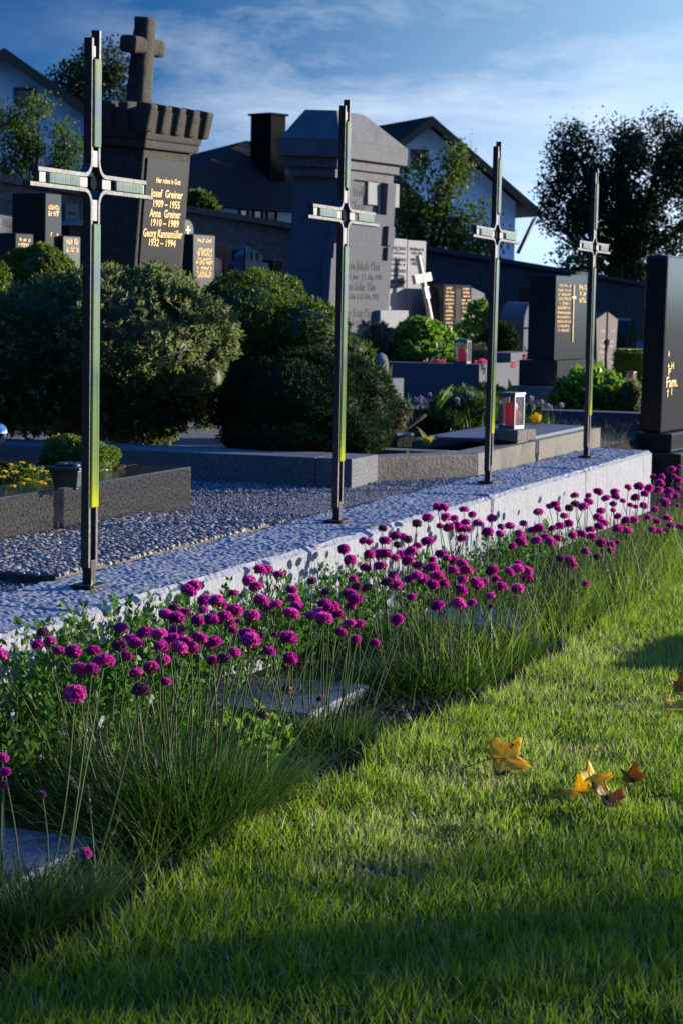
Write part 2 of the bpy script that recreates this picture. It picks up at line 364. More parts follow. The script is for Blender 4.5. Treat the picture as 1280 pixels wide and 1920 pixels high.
M['turf_soil'] = m_ground('turf soil', [(0.0, (.012, .012, .006)), (1.0, (.03, .03, .012))], 70, .6, .01)
M['mortar'] = m_ground('pebble mortar', [(0.0, (.10, .085, .065)), (1.0, (.17, .145, .115))], 90, .7, .004)
def m_rnd(name, stops, rough=.6, spec=.4):
    mt, t, b, o = mat_base(name)
    a = nd(t, 'ShaderNodeAttribute', attribute_name='rnd')
    co = nd(t, 'ShaderNodeTexCoord').outputs['Object']
    c = ramp(t, a.outputs['Fac'], stops)
    n = tex(t, 'ShaderNodeTexNoise', 400, 3, .6, co)
    c = mixc(t, .3, c, n.outputs[0], 'OVERLAY')
    t.links.new(c, b.inputs['Base Color']); setin(b, Roughness=rough); b.inputs['Specular IOR Level'].default_value = spec
    return mt
M['pebbles'] = m_rnd('river pebbles', [(0, (.06, .056, .052)), (.3, (.14, .125, .11)), (.6, (.25, .20, .155)), (.85, (.19, .195, .205)), (1, (.46, .42, .36))], .5)
M['chips'] = m_rnd('granite chips', [(0, (.05, .055, .064)), (.5, (.11, .118, .135)), (1, (.24, .255, .28))], .8)
M['clods'] = m_rnd('soil clods', [(0, (.02, .014, .01)), (.8, (.06, .043, .03)), (1, (.16, .14, .12))], .95, .1)

# leaves
M['lawn'] = m_leaf('lawn blades', (.032, .095, .006), (.125, .215, .018), .52, (.46, .74, .025), .45, .25, (.46, .38, .20), 0, .45)
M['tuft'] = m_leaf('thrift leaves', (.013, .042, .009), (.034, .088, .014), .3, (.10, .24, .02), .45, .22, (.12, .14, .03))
M['long_grass'] = m_leaf('long grass', (.03, .085, .010), (.10, .19, .022), .4, (.26, .42, .03), .45, .25, (.34, .28, .11))
M['stem'] = m_leaf('flower stalks', (.035, .085, .02), (.065, .125, .03), .15, None, .6, .2, (.13, .09, .04))
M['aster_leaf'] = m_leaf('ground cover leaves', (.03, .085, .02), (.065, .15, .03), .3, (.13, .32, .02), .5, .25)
M['petal'] = m_leaf('thrift petals', (.40, .014, .26), (.66, .05, .44), .5, (.88, .04, .54), .6, .2, (.88, .36, .70), .40)
M['petal_dull'] = m_leaf('faded petals', (.20, .06, .12), (.32, .12, .22), .3, None, .7, .2, (.3, .22, .16))
M['calyx'] = m_plain('papery calyx', (.17, .10, .055), .8, 0, .2, .3, 200)
M['dry_head'] = m_leaf('dry flower head', (.20, .13, .08), (.36, .27, .19), .3, None, .8, .1)
M['pieris'] = m_leaf('pale edged leathery leaves', (.017, .040, .015), (.062, .10, .034), .32, (.44, .50, .15), .5, .22, (.50, .50, .30))
M['thuja'] = m_leaf('dark shrub leaves', (.016, .042, .008), (.042, .092, .012), .3, (.20, .33, .02), .5, .3)
M['conifer'] = m_leaf('conifer sprays', (.009, .024, .008), (.02, .045, .012), .15, (.05, .12, .02), .7, .12)
M['box'] = m_leaf('box leaves', (.05, .10, .014), (.10, .17, .02), .35, (.26, .36, .03), .45, .4)
M['bright_leaf'] = m_leaf('fresh green leaves', (.045, .12, .018), (.10, .22, .03), .4, (.28, .48, .04), .42, .4)
M['ivy'] = m_leaf('glossy broad leaves', (.035, .10, .016), (.085, .20, .022), .35, (.26, .46, .03), .22, .6)
M['tree_dark'] = m_leaf('dark tree leaves', (.012, .026, .010), (.024, .046, .015), .2, (.06, .11, .02), .55, .2)
M['tree_green'] = m_leaf('tree leaves', (.02, .05, .01), (.05, .10, .015), .3, (.17, .28, .025), .55, .18)
M['heather'] = m_leaf('heather and dry flowers', (.09, .10, .045), (.20, .17, .10), .3, None, .7, .2, (.42, .30, .28))
M['white_flower'] = m_leaf('lilac white florets', (.30, .27, .34), (.5, .46, .54), .3, None, .7, .2)
M['yellow_flower'] = m_leaf('yellow florets', (.75, .42, .01), (.9, .62, .02), .35, None, .6, .2)
M['pink_flower'] = m_leaf('pink florets', (.7, .06, .2), (.85, .2, .35), .35, None, .6, .2)
M['curl_leaf'] = m_leaf('yellowing leaves', (.12, .17, .02), (.34, .30, .04), .4, (.5, .42, .04), .4, .4, (.42, .16, .03))
def m_fallen(name, base, spot):
    mt, t, b, o = mat_base(name)
    co = nd(t, 'ShaderNodeTexCoord').outputs['Object']
    n = tex(t, 'ShaderNodeTexNoise', 34, 4, .6, co)
    n2 = tex(t, 'ShaderNodeTexNoise', 70, 6, .7, co)
    c = mixc(t, ramp(t, n2.outputs[0], [(.35, (0, 0, 0)), (.7, (.5, .5, .5))]), base, tuple(x * .55 for x in base))
    c = mixc(t, ramp(t, n.outputs[0], [(.60, (0, 0, 0)), (.66, (1, 1, 1))]), c, spot)
    sx = nd(t, 'ShaderNodeSeparateXYZ'); t.links.new(co, sx.inputs[0])         # veins fan out from the stalk
    def mth(op, a, b_=None):
        n_ = nd(t, 'ShaderNodeMath', operation=op)
        for i_, v_ in enumerate((a, b_)):
            if v_ is None: continue
            if isinstance(v_, (int, float)): n_.inputs[i_].default_value = v_
            else: t.links.new(v_, n_.inputs[i_])
        return n_.outputs[0]
    an = mth('ARCTAN2', sx.outputs[0], mth('ADD', sx.outputs[1], .018))
    vein = mth('LESS_THAN', mth('PINGPONG', an, .30), .022)
    c = mixc(t, mth('MULTIPLY', vein, .55), c, tuple(x * .5 for x in base))
    t.links.new(c, b.inputs['Base Color']); setin(b, Roughness=.5)
    tr = nd(t, 'ShaderNodeBsdfTranslucent'); t.links.new(c, tr.inputs[0])
    ms = nd(t, 'ShaderNodeMixShader'); ms.inputs[0].default_value = .55
    t.links.new(b.outputs[0], ms.inputs[1]); t.links.new(tr.outputs[0], ms.inputs[2]); t.links.new(ms.outputs[0], o.inputs[0])
    return mt
M['yellow_leaf'] = m_fallen('yellow fallen leaf', (1.0, .70, .015), (.06, .025, .01))
M['brown_leaf'] = m_fallen('browning fallen leaf', (.48, .22, .02), (.08, .03, .02))

# ------------------------------------------------------------------ foliage builders (numpy)
def unit(a): return a / np.maximum(np.linalg.norm(a, axis=1, keepdims=True), 1e-9)
def leaves(c, d, length, width, rnd=None, fold=0.25, r=rng):
    """one folded diamond per leaf: c base points, d directions, length and width per leaf"""
    n = len(c); d = unit(d); t = unit(np.cross(d, r.normal(size=(n, 3)))); nn = np.cross(d, t)
    l = np.broadcast_to(np.asarray(length, float), (n,))[:, None]; w_ = np.broadcast_to(np.asarray(width, float), (n,))[:, None]
    mid = c + d * l * .5 + nn * w_ * fold
    V = np.stack([c, mid + t * w_ * .5, c + d * l, mid - t * w_ * .5], 1).reshape(-1, 3)
    Fq = np.arange(n * 4).reshape(n, 4)
    rr = np.repeat(r.random(n) if rnd is None else rnd, 4)
    return V, Fq, rr
def blades(b, az, h, lean, width, seg=3, droop=0.5, rnd=None, r=rng):
    """grass blades: base points, azimuth, length, starting lean (rad), width"""
    n = len(b); s = np.linspace(0, 1, seg + 1)
    az, h, lean, width = [np.broadcast_to(np.asarray(q, float), (n,)) for q in (az, h, lean, width)]
    out = np.stack([np.cos(az), np.sin(az), 0 * az], 1); side = np.stack([-np.sin(az), np.cos(az), 0 * az], 1)
    tw = r.uniform(-.9, .9, n)[:, None]; side = side * np.cos(tw) + out * np.sin(tw)
    pos = b.copy(); pts = [pos]
    for k in range(seg):
        ang = lean + np.broadcast_to(np.asarray(droop, float), (n,)) * (k + .5) / seg
        pos = pos + (out * np.sin(ang)[:, None] + np.array([0, 0, 1]) * np.cos(ang)[:, None]) * (h / seg)[:, None]
        pts.append(pos)
    V = np.empty((n, (seg + 1) * 2, 3))
    for k in range(seg + 1):
        wk = (width * (1 - (s[k]) ** 1.6 * .93) * .5)[:, None]
        V[:, 2 * k] = pts[k] - side * wk; V[:, 2 * k + 1] = pts[k] + side * wk
    f = np.array([[2 * k, 2 * k + 1, 2 * k + 3, 2 * k + 2] for k in range(seg)])
    Fq = (np.arange(n)[:, None, None] * (seg + 1) * 2 + f[None]).reshape(-1, 4)
    rr = np.repeat(r.random(n) if rnd is None else rnd, (seg + 1) * 2)
    return V.reshape(-1, 3), Fq, rr
def merge(parts):
    V, Fq, R_ = [], [], []; o = 0
    for v, f, rr in parts: V.append(v); Fq.append(f + o); R_.append(rr); o += len(v)
    return np.concatenate(V), np.concatenate(Fq), np.concatenate(R_)
def sphere_dirs(n, r=rng): return unit(r.normal(size=(n, 3)))
def blob_points(blobs, n, inner=.72, r=rng):
    """points in the outer layer of a union of ellipsoids (cx,cy,cz,rx,ry,rz); returns points and outward normals"""
    B = np.array(blobs, float); area = (B[:, 3] * B[:, 4] + B[:, 3] * B[:, 5] + B[:, 4] * B[:, 5]); pr = area / area.sum()
    k = r.choice(len(B), int(n * 1.6), p=pr); d = sphere_dirs(len(k), r); rad = r.uniform(inner, 1.03, len(k)) ** .8
    p = B[k, :3] + d * B[k, 3:] * rad[:, None]; nn = unit(d / B[k, 3:])
    keep = np.ones(len(k), bool)
    for j in range(len(B)):
        q = (((p - B[j, :3]) / B[j, 3:]) ** 2).sum(1); keep &= ~((q < inner * inner * .9) & (k != j))
    p, nn = p[keep], nn[keep]
    return p[:n], nn[:n]
def core(blobs, s=.8):
    """dense inside of a shrub"""
    parts = []; nu, nv = 14, 9
    for b in blobs:
        uu, vv = np.meshgrid(np.arange(nu), np.arange(nv + 1))
        th = uu / nu * 2 * np.pi; ph = vv / nv * np.pi
        V = np.stack([np.cos(th) * np.sin(ph), np.sin(th) * np.sin(ph), np.cos(ph)], -1).reshape(-1, 3) * np.array(b[3:]) * s + np.array(b[:3])
        Fq = np.array([[j * nu + i, j * nu + (i + 1) % nu, (j + 1) * nu + (i + 1) % nu, (j + 1) * nu + i] for j in range(nv) for i in range(nu)])
        parts.append((V, Fq, np.full(len(V), .2)))
    return merge(parts)
def shrub(name, label, cat, blobs, n, leaf, width, mat, up=.25, wild=.7, rosette=1, stem=None, group=None, inner=.72, cores=.78, extra=None, rough=.03):
    """a shrub thing: foliage (and stem) under an Empty at its foot"""
    B = np.array(blobs); foot = np.array([B[:, 0].mean(), B[:, 1].mean(), (B[:, 2] - B[:, 5]).min()])
    root = tag(empty(name, foot), label, cat, group)
    bl = [tuple(np.array(b[:3]) - foot) + tuple(b[3:]) for b in blobs]
    p, nn = blob_points(bl, n, inner)
    kf = .27 / rough
    p = p + np.array([[mnoise.noise(Vector(q * kf)), mnoise.noise(Vector(q * kf + 7)), mnoise.noise(Vector(q * kf * .9 + 3))] for q in p]) * rough
    if rosette > 1:
        pp = np.repeat(p, rosette, 0); axis = np.repeat(unit(nn + np.array([0, 0, up]) + rng.normal(size=nn.shape) * .35), rosette, 0)
        dirs = unit(axis * .55 + rng.normal(size=pp.shape) * wild); rr = np.clip(np.repeat(rng.random(len(p)), rosette) * .6 + rng.random(len(pp)) * .4, 0, 1)
    else:
        pp = p; dirs = unit(nn + np.array([0, 0, up]) + rng.normal(size=pp.shape) * wild); rr = rng.random(len(pp))
    parts = [leaves(pp, dirs, leaf * rng.uniform(.7, 1.25, len(pp)), width * rng.uniform(.7, 1.2, len(pp)), rr)]
    if cores: parts.append(core(bl, cores))
    if extra is not None: parts.append(extra)
    V, Fq, R_ = merge(parts)
    link('foliage', np_mesh('foliage', V, Fq, mat, R_), root)
    mb = MB()
    for i in range(4):
        t_ = i * 1.6; mb.tube([(0, 0, -.02), (.05 * math.cos(t_), .05 * math.sin(t_), B[0, 5] * .5), (.14 * math.cos(t_), .14 * math.sin(t_), B[0, 5] * 1.1)], [.02, .015, .006])
    mb.build('stem', M['bark'], root)
    return root
# ================================================================== ground
def smooth(t): t = max(0., min(1., t)); return t * t * (3 - 2 * t)
def zground(a, p):
    if p < -2.36 or (a < 9.75 and p < -2.2): base = GZ
    elif a < 9.75: return 0.0
    else: base = 0.0
    if a >= 9.75:
        k = smooth((a - 9.75) / .5) if False else 1
        base = GZ * (1 - smooth((p + 2.36) / .14)) + .06 * smooth((p + 2.36) / .14) * smooth((a - 9.75) / 2)
    return base
def sheet(name, aa, pp, mat, zf, kind='structure'):
    V = [tuple(W(a, p, zf(a, p))) for a in aa for p in pp]; n = len(pp)
    Fs = [(i * n + j, i * n + j + 1, (i + 1) * n + j + 1, (i + 1) * n + j) for i in range(len(aa) - 1) for j in range(n - 1)]
    me = bpy.data.meshes.new(name); me.from_pydata(V, [], Fs); me.update(); me.materials.append(mat)
    o = link(name, me); return tag(o, kind=kind)
AA = [-60, -10, 0, 2, 4, 6, 8, 9.2, 9.749, 9.751, 10, 10.4, 11, 12, 14, 18, 25, 40, 90, 400, 900]
sheet('gravel_ground', AA, [-900, -200, -60, -20, -8, -4, -3, -2.6, -2.36], M['gravel'], zground)
sheet('flower_bed_soil', AA, [-2.36, -2.33, -2.29, -2.25, -2.22, -2.1, -2.0, -1.9, -1.8, -1.7, -1.6, -1.5, -1.40], M['soil'], lambda a, p: 0.0 if a < 9.75 else zground(a, p))
sheet('lawn_ground', AA, [-1.40, -1.3, -1.0, -.5, 0, 1, 3, 8, 20, 60, 200, 900], M['turf_soil'], zground)

# ================================================================== granite wall (four blocks)
wall = tag(empty('granite_wall', W(6, -2.19, 0)), 'low rough granite wall of long blocks carrying the four steel crosses', 'wall')
def wall_block(a0, a1, seed):
    Pf, Pb, zt = -2.035, -2.345, .28
    prof = []
    for z in np.linspace(-.05, zt - .012, 16): prof.append((Pf, z, 1, 0))
    prof.append((Pf - .005, zt - .003, .7, .7))
    for p in np.linspace(Pf - .016, Pb + .016, 30): prof.append((p, zt, 0, 1))
    prof.append((Pb + .005, zt - .003, -.7, .7))
    for z in np.linspace(zt - .012, .1, 5): prof.append((Pb, z, -1, 0))
    na = max(3, int((a1 - a0) / .011)); V = []
    for i in range(na + 1):
        a = a0 + (a1 - a0) * i / na
        e = min(i, na - i)
        for p, z, np_, nz in prof:
            q = Vector((a * 9, p * 9, z * 9)); q2 = Vector((a * 38, p * 38, z * 38 + seed)); q3 = Vector((a * 90, p * 90, z * 90))
            if nz > .5 and abs(np_) < .5: dsp = mnoise.noise(q + Vector((seed, 0, 0))) * .0030 + mnoise.noise(Vector((a * 34, p * 55, seed))) * .0017 + mnoise.noise(q3) * .0024 + mnoise.noise(q3 * 2.1) * .0014
            else: dsp = mnoise.noise(q + Vector((seed, 0, 0))) * .0035 + mnoise.noise(Vector((a * 70, p * 20, z * 12 + seed))) * .0022 + mnoise.noise(q3) * .0012
            if nz: dsp *= 1.15
            if abs(np_) > .5 and nz > .5: dsp -= .004 + .010 * max(0, mnoise.noise(Vector((a * 14, seed, 3))))
            if e == 0: dsp -= .007
            V.append(W(a, p + np_ * dsp, z + nz * dsp))
    m_ = len(prof); Fs = [(i * m_ + j, (i + 1) * m_ + j, (i + 1) * m_ + j + 1, i * m_ + j + 1) for i in range(na) for j in range(m_ - 1)]
    me = bpy.data.meshes.new('wall_block')
    Fs += [tuple(range(m_ - 1, -1, -1)), tuple(range(na * m_, (na + 1) * m_))]
    me.from_pydata([tuple(v) for v in V], [], Fs)
    me.update(); me.materials.append(M['wall_granite'])
    import bmesh
    bm = bmesh.new(); bm.from_mesh(me); bmesh.ops.recalc_face_normals(bm, faces=bm.faces); bm.to_mesh(me); bm.free()
    o = link('wall_block', me, wall); o.matrix_parent_inverse = wall.matrix_world.inverted()
for i, (a0, a1) in enumerate([(2.2, 4.0), (4.003, 6.012), (6.018, 7.088), (7.094, 8.462), (8.468, 9.745)]): wall_block(a0, a1, i * 3.7)
bpy.context.view_layer.update()

# ================================================================== steel and glass crosses
def arc(cx, cz, r, t0, t1, n=6): return [(cx + r * math.cos(math.radians(t0 + (t1 - t0) * i / n)), cz + r * math.sin(math.radians(t0 + (t1 - t0) * i / n))) for i in range(n + 1)]
ZC = .912
def build_cross(label):
    t = tag(empty('memorial_cross', (0, 0, 0)), label, 'cross', 'steel and glass crosses along the granite wall')
    s, q, r, h = .018, .0165, .034, .0052
    y0, y1 = -.0095, .0105
    bars = [
        [(-s, 1.232), (-s, ZC + q + r)] + arc(-s - r, ZC + q + r, r, 0, -90)[1:] + [(-.27, ZC + q)],
        [(s, 1.252), (s, ZC + q + r)] + arc(s + r, ZC + q + r, r, 180, 270)[1:] + [(.265, ZC + q)],
        [(-s, .045), (-s, ZC - q - r)] + arc(-s - r, ZC - q - r, r, 0, 90)[1:] + [(-.305, ZC - q)],
        [(s, .052), (s, ZC - q - r)] + arc(s + r, ZC - q - r, r, 180, 90)[1:] + [(.30, ZC - q)]]
    for b in bars: MB().strip(b, h, y0, y1).build('bar', M['steel'], t, .0012)
    # glass strips sit in front of the bars
    def glass(x0, x1, z0, z1):
        MB().box(x0, x1, -.0148, -.0100, z0, z1).build('glass_strip', M['art_glass' if z1 - z0 > .3 else 'pale_glass'], t, .0016)
    glass(-.0165, .0165, .992, 1.186); glass(-.0165, .0165, .183, .822)
    glass(-.228, -.085, ZC - .0115, ZC + .0115); glass(.095, .235, ZC - .0115, ZC + .0115)
    # joining plates between the bars
    for x0, x1, z0, z1 in ((-.0128, .0128, .948, .985), (-.0128, .0128, .828, .876), (-.0128, .0, 1.19, 1.215)):
        MB().box(x0, x1, -.0075, .007, z0, z1).build('joining_plate', M['steel_plate'], t, .001)
    for x0, x1 in ((-.082, -.036), (.036, .080), (-.262, -.232), (.238, .256)):
        MB().box(x0, x1, -.0075, .007, ZC - .0112, ZC + .0112).build('joining_plate', M['steel_plate'], t, .001)
    b = MB(); n = 18
    V = [(.0155 * math.cos(2 * math.pi * k / n), y, ZC + .0155 * math.sin(2 * math.pi * k / n)) for y in (-.004, .010) for k in range(n)]
    b.add(V, [tuple(range(n)), tuple(range(2 * n - 1, n - 1, -1))] + [(k, n + k, n + (k + 1) % n, (k + 1) % n) for k in range(n)])
    b.build('centre_boss', M['black_steel'], t, .001)
    MB().box(-.012, .012, -.011, .011, .006, .062).build('foot_post', M['foot_steel'], t, .0012)
    MB().box(-.038, .038, -.030, .030, 0, .0065).build('base_plate', M['foot_steel'], t, .0012)
    for z in (.066, .132):
        b = MB()
        for side in (-1, 1):
            V = []; x = side * (s + h)
            for rr, dx in ((.0062, 0), (.0058, .0022), (.003, .0034)):
                V += [(x + side * dx, rr * math.cos(2 * math.pi * k / 10), z + rr * math.sin(2 * math.pi * k / 10)) for k in range(10)]
            b.add(V, [(i * 10 + k, i * 10 + (k + 1) % 10, (i + 1) * 10 + (k + 1) % 10, (i + 1) * 10 + k) for i in range(2) for k in range(10)] + [tuple(range(20, 30))], True)
        b.build('bolt', M['steel'], t)
    return t
def copy_thing(src, label, loc, rot=None):
    c = src.copy(); COL.objects.link(c)
    c['label'] = label
    for ch in src.children:
        d = ch.copy(); d.parent = c; COL.objects.link(d)
        for g in ch.children:
            e = g.copy(); e.parent = d; COL.objects.link(e)
    c.location = loc
    if rot is not None: c.rotation_euler = rot
    return c
CL = ['tallest looking steel and glass cross, nearest, in front of the old castle-topped monument',
      'steel and glass cross standing in front of the big grey monument with a hipped cap',
      'third steel and glass cross along the wall, beside the silver lantern with a red candle',
      'farthest and smallest looking steel and glass cross, at the far end of the wall']
cross0 = build_cross(CL[0])
CB = [(171, 1103), (628, 978), (908, 904), (1104, 859)]
CA = [4.341, 5.975, 7.585, 9.12]
bpy.context.view_layer.update()
for i in range(4):
    g = W(CA[i], -2.195, .2835)
    rot = (random.uniform(-.004, .004) if i else .002, [.0, .004, .012, .003][i], YAW)
    if i == 0: cross0.location = g; cross0.rotation_euler = rot
    else: copy_thing(cross0, CL[i], g, rot)

# ================================================================== writing
def text_mesh(name, lines, mat, parent, y=-.002, depth=.0015):
    """lines: (text, centre x, base z, height, width or None); one mesh of letters lying on the front face (-y)"""
    V, Fs = [], []
    for tx, cx, z, h, wd in lines:
        cu = bpy.data.curves.new('letters', 'FONT'); cu.body = tx; cu.size = 1.0; cu.extrude = 0.0; cu.offset = .012; cu.resolution_u = 2
        ob = bpy.data.objects.new('letters', cu); me = ob.to_mesh()
        co = np.array([v.co[:] for v in me.vertices]); b = len(V)
        if len(co):
            x0, x1 = co[:, 0].min(), co[:, 0].max()
            sx = (wd / (x1 - x0)) if wd else h / .72
            for c in co: V.append((cx + (c[0] - (x0 + x1) / 2) * sx, y, z + c[1] * h / .72))
            for f in me.polygons: Fs.append([b + i for i in f.vertices])
        ob.to_mesh_clear(); bpy.data.objects.remove(ob); bpy.data.curves.remove(cu)
    me = bpy.data.meshes.new(name); me.from_pydata(V, [], Fs); me.update(); me.materials.append(mat)
    o = link(name, me, parent)
    s = o.modifiers.new('depth', 'SOLIDIFY'); s.thickness = depth; s.offset = 0
    return o
def strokes(mb, x0, x1, z, h, y=-.002, r=random):
    """a worn line of small letters too far to read: short upright strokes of uneven width"""
    x = x0
    while x < x1:
        wd = h * r.uniform(.28, .5); k = r.random()
        if k < .86:
            mb.box(x, min(x + wd * .32, x1), y - .0012, y + .001, z, z + h * r.uniform(.75, 1.0))
            zz = z + h * r.choice([0, .4, .8]); mb.box(x + wd * .3, min(x + wd, x1 + .002), y - .0013, y + .001, zz, zz + h * .18)
        x += wd * 1.45
def worn_lines(parent, mat, x0, x1, zs, h, y=-.002, name='inscription'):
    mb = MB(); r = random.Random(int(1000 * (x1 + zs[0])))
    for i, z in enumerate(zs):
        ins = (x1 - x0) * r.uniform(0, .14); strokes(mb, x0 + ins, x1 - ins, z, h * r.uniform(.85, 1.1), y, r)
    return mb.build(name, mat, parent)

# ================================================================== monuments
def base_at(px, py, Y, zb=GZ): q = P(px, py, Y); return np.array([q[0], q[1], zb])
def hz(px, py, Y, zb=GZ): return float(P(px, py, Y)[2]) - zb
def frame_stone(name, label, cat, px0, px1, pyt, pyref, Y, yaw, lean=0.0, zb=GZ, group=None):
    """root at the front-left foot of a stone; returns root, front width, height"""
    p0 = base_at(px0, pyref, Y, zb); w_, _ = onplane(px1, pyref, np.array([p0[0], p0[1], P(px0, pyref, Y)[2]]), yaw)
    root = tag(empty(name, p0, yaw, lean), label, cat, group)
    return root, w_, hz(px0, pyt, Y, zb)
D2R = math.radians

# --- old leaning monument with battlement cap and stone cross
Yg, yg = 11.0, D2R(60)
gr = tag(empty('tall_monument', base_at(229, 600, Yg), yg, .088), 'tall leaning monument with battlement cap, stone cross on top and gold names on black', 'gravestone')
Hc = 1.475; fw, fd = .44, .30
b = MB().box(-.02, fw + .02, -.02, fd + .02, 0, .35); b.box(0, fw, 0, fd, .35, Hc - .03, .006, .004); b.build('shaft', M['brown_granite'], gr, .008)
MB().box(.035, fw - .035, -.006, .0, .36, Hc - .075).build('name_panel', M['black_granite'], gr, .002)
b = MB(); b.box(-.025, fw + .025, -.025, fd + .025, Hc - .03, Hc + .012)
b.build('moulding', M['brown_granite'], gr, .008)
b = MB(); o_ = .05; b.add([(-.03, -.03, Hc + .012), (fw + .03, -.03, Hc + .012), (fw + .03, fd + .03, Hc + .012), (-.03, fd + .03, Hc + .012), (-o_, -o_, Hc + .165), (fw + o_, -o_, Hc + .165), (fw + o_, fd + o_, Hc + .165), (-o_, fd + o_, Hc + .165)],
    [(0, 3, 2, 1), (4, 5, 6, 7), (0, 1, 5, 4), (1, 2, 6, 5), (2, 3, 7, 6), (3, 0, 4, 7)])
b.build('cap', M['brown_granite'], gr, .01)
for k in range(5):
    x0 = -.066 + k * (fw + .132 - .062) / 4
    V = [(x0, -.055, Hc + .05), (x0 + .058, -.055, Hc + .05), (x0 + .058, .02, Hc + .05), (x0, .02, Hc + .05), (x0 - .004, -.078, Hc + .19), (x0 + .062, -.078, Hc + .19), (x0 + .062, .02, Hc + .20), (x0 - .004, .02, Hc + .20)]
    MB().add(V, [(0, 3, 2, 1), (4, 5, 6, 7), (0, 1, 5, 4), (1, 2, 6, 5), (2, 3, 7, 6), (3, 0, 4, 7)]).build('merlon', M['brown_granite'], gr, .012)
for k in range(3):
    z0 = .07 + k * (fd) / 3
    V = [(-.055, z0, Hc + .05), (.02, z0, Hc + .05), (.02, z0 + .06, Hc + .05), (-.055, z0 + .06, Hc + .05), (-.075, z0 - .002, Hc + .19), (.02, z0 - .002, Hc + .2), (.02, z0 + .062, Hc + .2), (-.075, z0 + .062, Hc + .19)]
    MB().add(V, [(0, 3, 2, 1), (4, 5, 6, 7), (0, 1, 5, 4), (1, 2, 6, 5), (2, 3, 7, 6), (3, 0, 4, 7)]).build('merlon', M['brown_granite'], gr, .012)
def rough_cross():
    """stone cross hewn like a log: lofted rings with knots"""
    mb = MB(); cx, cy, z0 = .135, .15, Hc + .16
    def loft(pts, w0, w1, d0, d1, axis):
        n = len(pts); V = []; k = 14
        for i, (x, y, z) in enumerate(pts):
            t = i / (n - 1); a = w0 + (w1 - w0) * t; d_ = d0 + (d1 - d0) * t
            for j in range(k):
                th = 2 * math.pi * j / k; c_, s_ = math.cos(th), math.sin(th)
                e = lambda v: math.copysign(abs(v) ** .45, v)
                q = (x + e(c_) * a, y + e(s_) * d_, z) if axis == 'z' else (x, y + e(s_) * d_, z + e(c_) * a)
                kn = 1 + .10 * mnoise.noise(Vector(q) * 28)
                q = (x + (q[0] - x) * kn, y + (q[1] - y) * kn, z + (q[2] - z) * kn); V.append(q)
        Fs = [(i * k + j, i * k + (j + 1) % k, (i + 1) * k + (j + 1) % k, (i + 1) * k + j) for i in range(n - 1) for j in range(k)]
        Fs += [tuple(range(k - 1, -1, -1)), tuple(range((n - 1) * k, n * k))]
        mb.add(V, Fs, True)
    loft([(cx, cy, z0 + .47 * i / 24) for i in range(25)], .058, .045, .055, .045, 'z')
    loft([(cx - .135 + .27 * i / 16, cy, z0 + .325) for i in range(17)], .044, .044, .047, .047, 'x')
    return mb.build('stone_cross', M['brown_granite'], gr)
rough_cross()
xc = fw / 2
def zl_(py, px=300, Y=10.92): return (float(P(px, py, Y)[2]) - GZ) / math.cos(.088)
text_mesh('inscription', [('Hier ruhen in Gott', xc + .01, zl_(339), .028, .22), ('Josef  Greiner', xc + .005, zl_(366), .042, .29), ('1909 – 1955', xc + .01, zl_(385), .038, .24), ('Anna  Greiner', xc + .005, zl_(404), .042, .28),
    ('1910 – 1989', xc + .01, zl_(421), .038, .25), ('Georg Kannamüller', xc, zl_(442), .042, .355), ('1932 – 1994', xc, zl_(459), .038, .24)], M['gold'], gr, -.0085)

# --- grey monument with hipped cap
Yp, yp = 16.5, D2R(60)
pf = tag(empty('capped_monument', base_at(597, 560, Yp), yp, .05), 'large pale grey monument with stepped cornice and hipped stone cap behind the dark bushes', 'gravestone')
zt = hz(624, 261, Yp); W1, D1 = 1.03, .48                     # cap slab, front width and depth
bw, bd_ = .86, .36
bx = (W1 - bw) / 2 - .02
sl = .135
zc0 = zt - sl
b = MB().box(bx - .012, bx + bw + .012, -.01, bd_, 0, .9); b.box(bx, bx + bw, 0, bd_, .9, zc0 - .15); b.build('body', M['pale_granite'], pf, .006)
MB().box(bx - .03, bx + bw + .03, -.03, bd_ + .03, zc0 - .15, zc0 - .078).build('cornice', M['grey_granite'], pf, .005)
MB().box(bx - .06, bx + bw + .06, -.06, bd_ + .06, zc0 - .076, zc0 - .002).build('cornice', M['grey_granite'], pf, .005)
cx0, cx1, cy0, cy1 = bx - .105, bx + bw + .105, -.105, bd_ + .08
b = MB().box(cx0, cx1, cy0, cy1, zc0, zt)
b.add([(cx0, cy0, zt), (cx1, cy0, zt), (cx1, cy1, zt), (cx0, cy1, zt), (cx0 + .18, cy0 + .16, zt + .23), (cx1 - .46, cy0 + .16, zt + .23), (cx1 - .46, cy1 - .10, zt + .23), (cx0 + .18, cy1 - .10, zt + .23)],
      [(4, 5, 6, 7), (0, 1, 5, 4), (1, 2, 6, 5), (2, 3, 7, 6), (3, 0, 4, 7)])
b.build('cap', M['grey_granite'], pf, .006)
b = MB(); zA = zc0 - .15
def zp_(py, Y=16.45): return float(P(655, py, Y)[2]) - GZ
zs1, zs2, zs3 = zp_(420), zp_(455), zp_(483)
outline = [(bx - .09, 0), (bx + bw + .0, 0), (bx + bw + .0, zs3), (bx + bw - .06, zs3), (bx + bw - .06, zs2), (bx + bw - .03, zs2), (bx + bw - .03, zs1), (bx + bw, zs1), (bx + bw, zA - .001),
           (bx + bw - .14, zA - .001), (bx + bw - .14, zA - .25), (bx + .17, zA - .25), (bx + .17, zA - .001), (bx + .0, zA - .001), (bx + .0, zs1), (bx - .03, zs1), (bx - .03, zs2), (bx - .06, zs2), (bx - .06, zs3), (bx - .09, zs3)]
b.prism(outline, -.075, -.002).build('front_slab', M['pale_granite'], pf, .004)
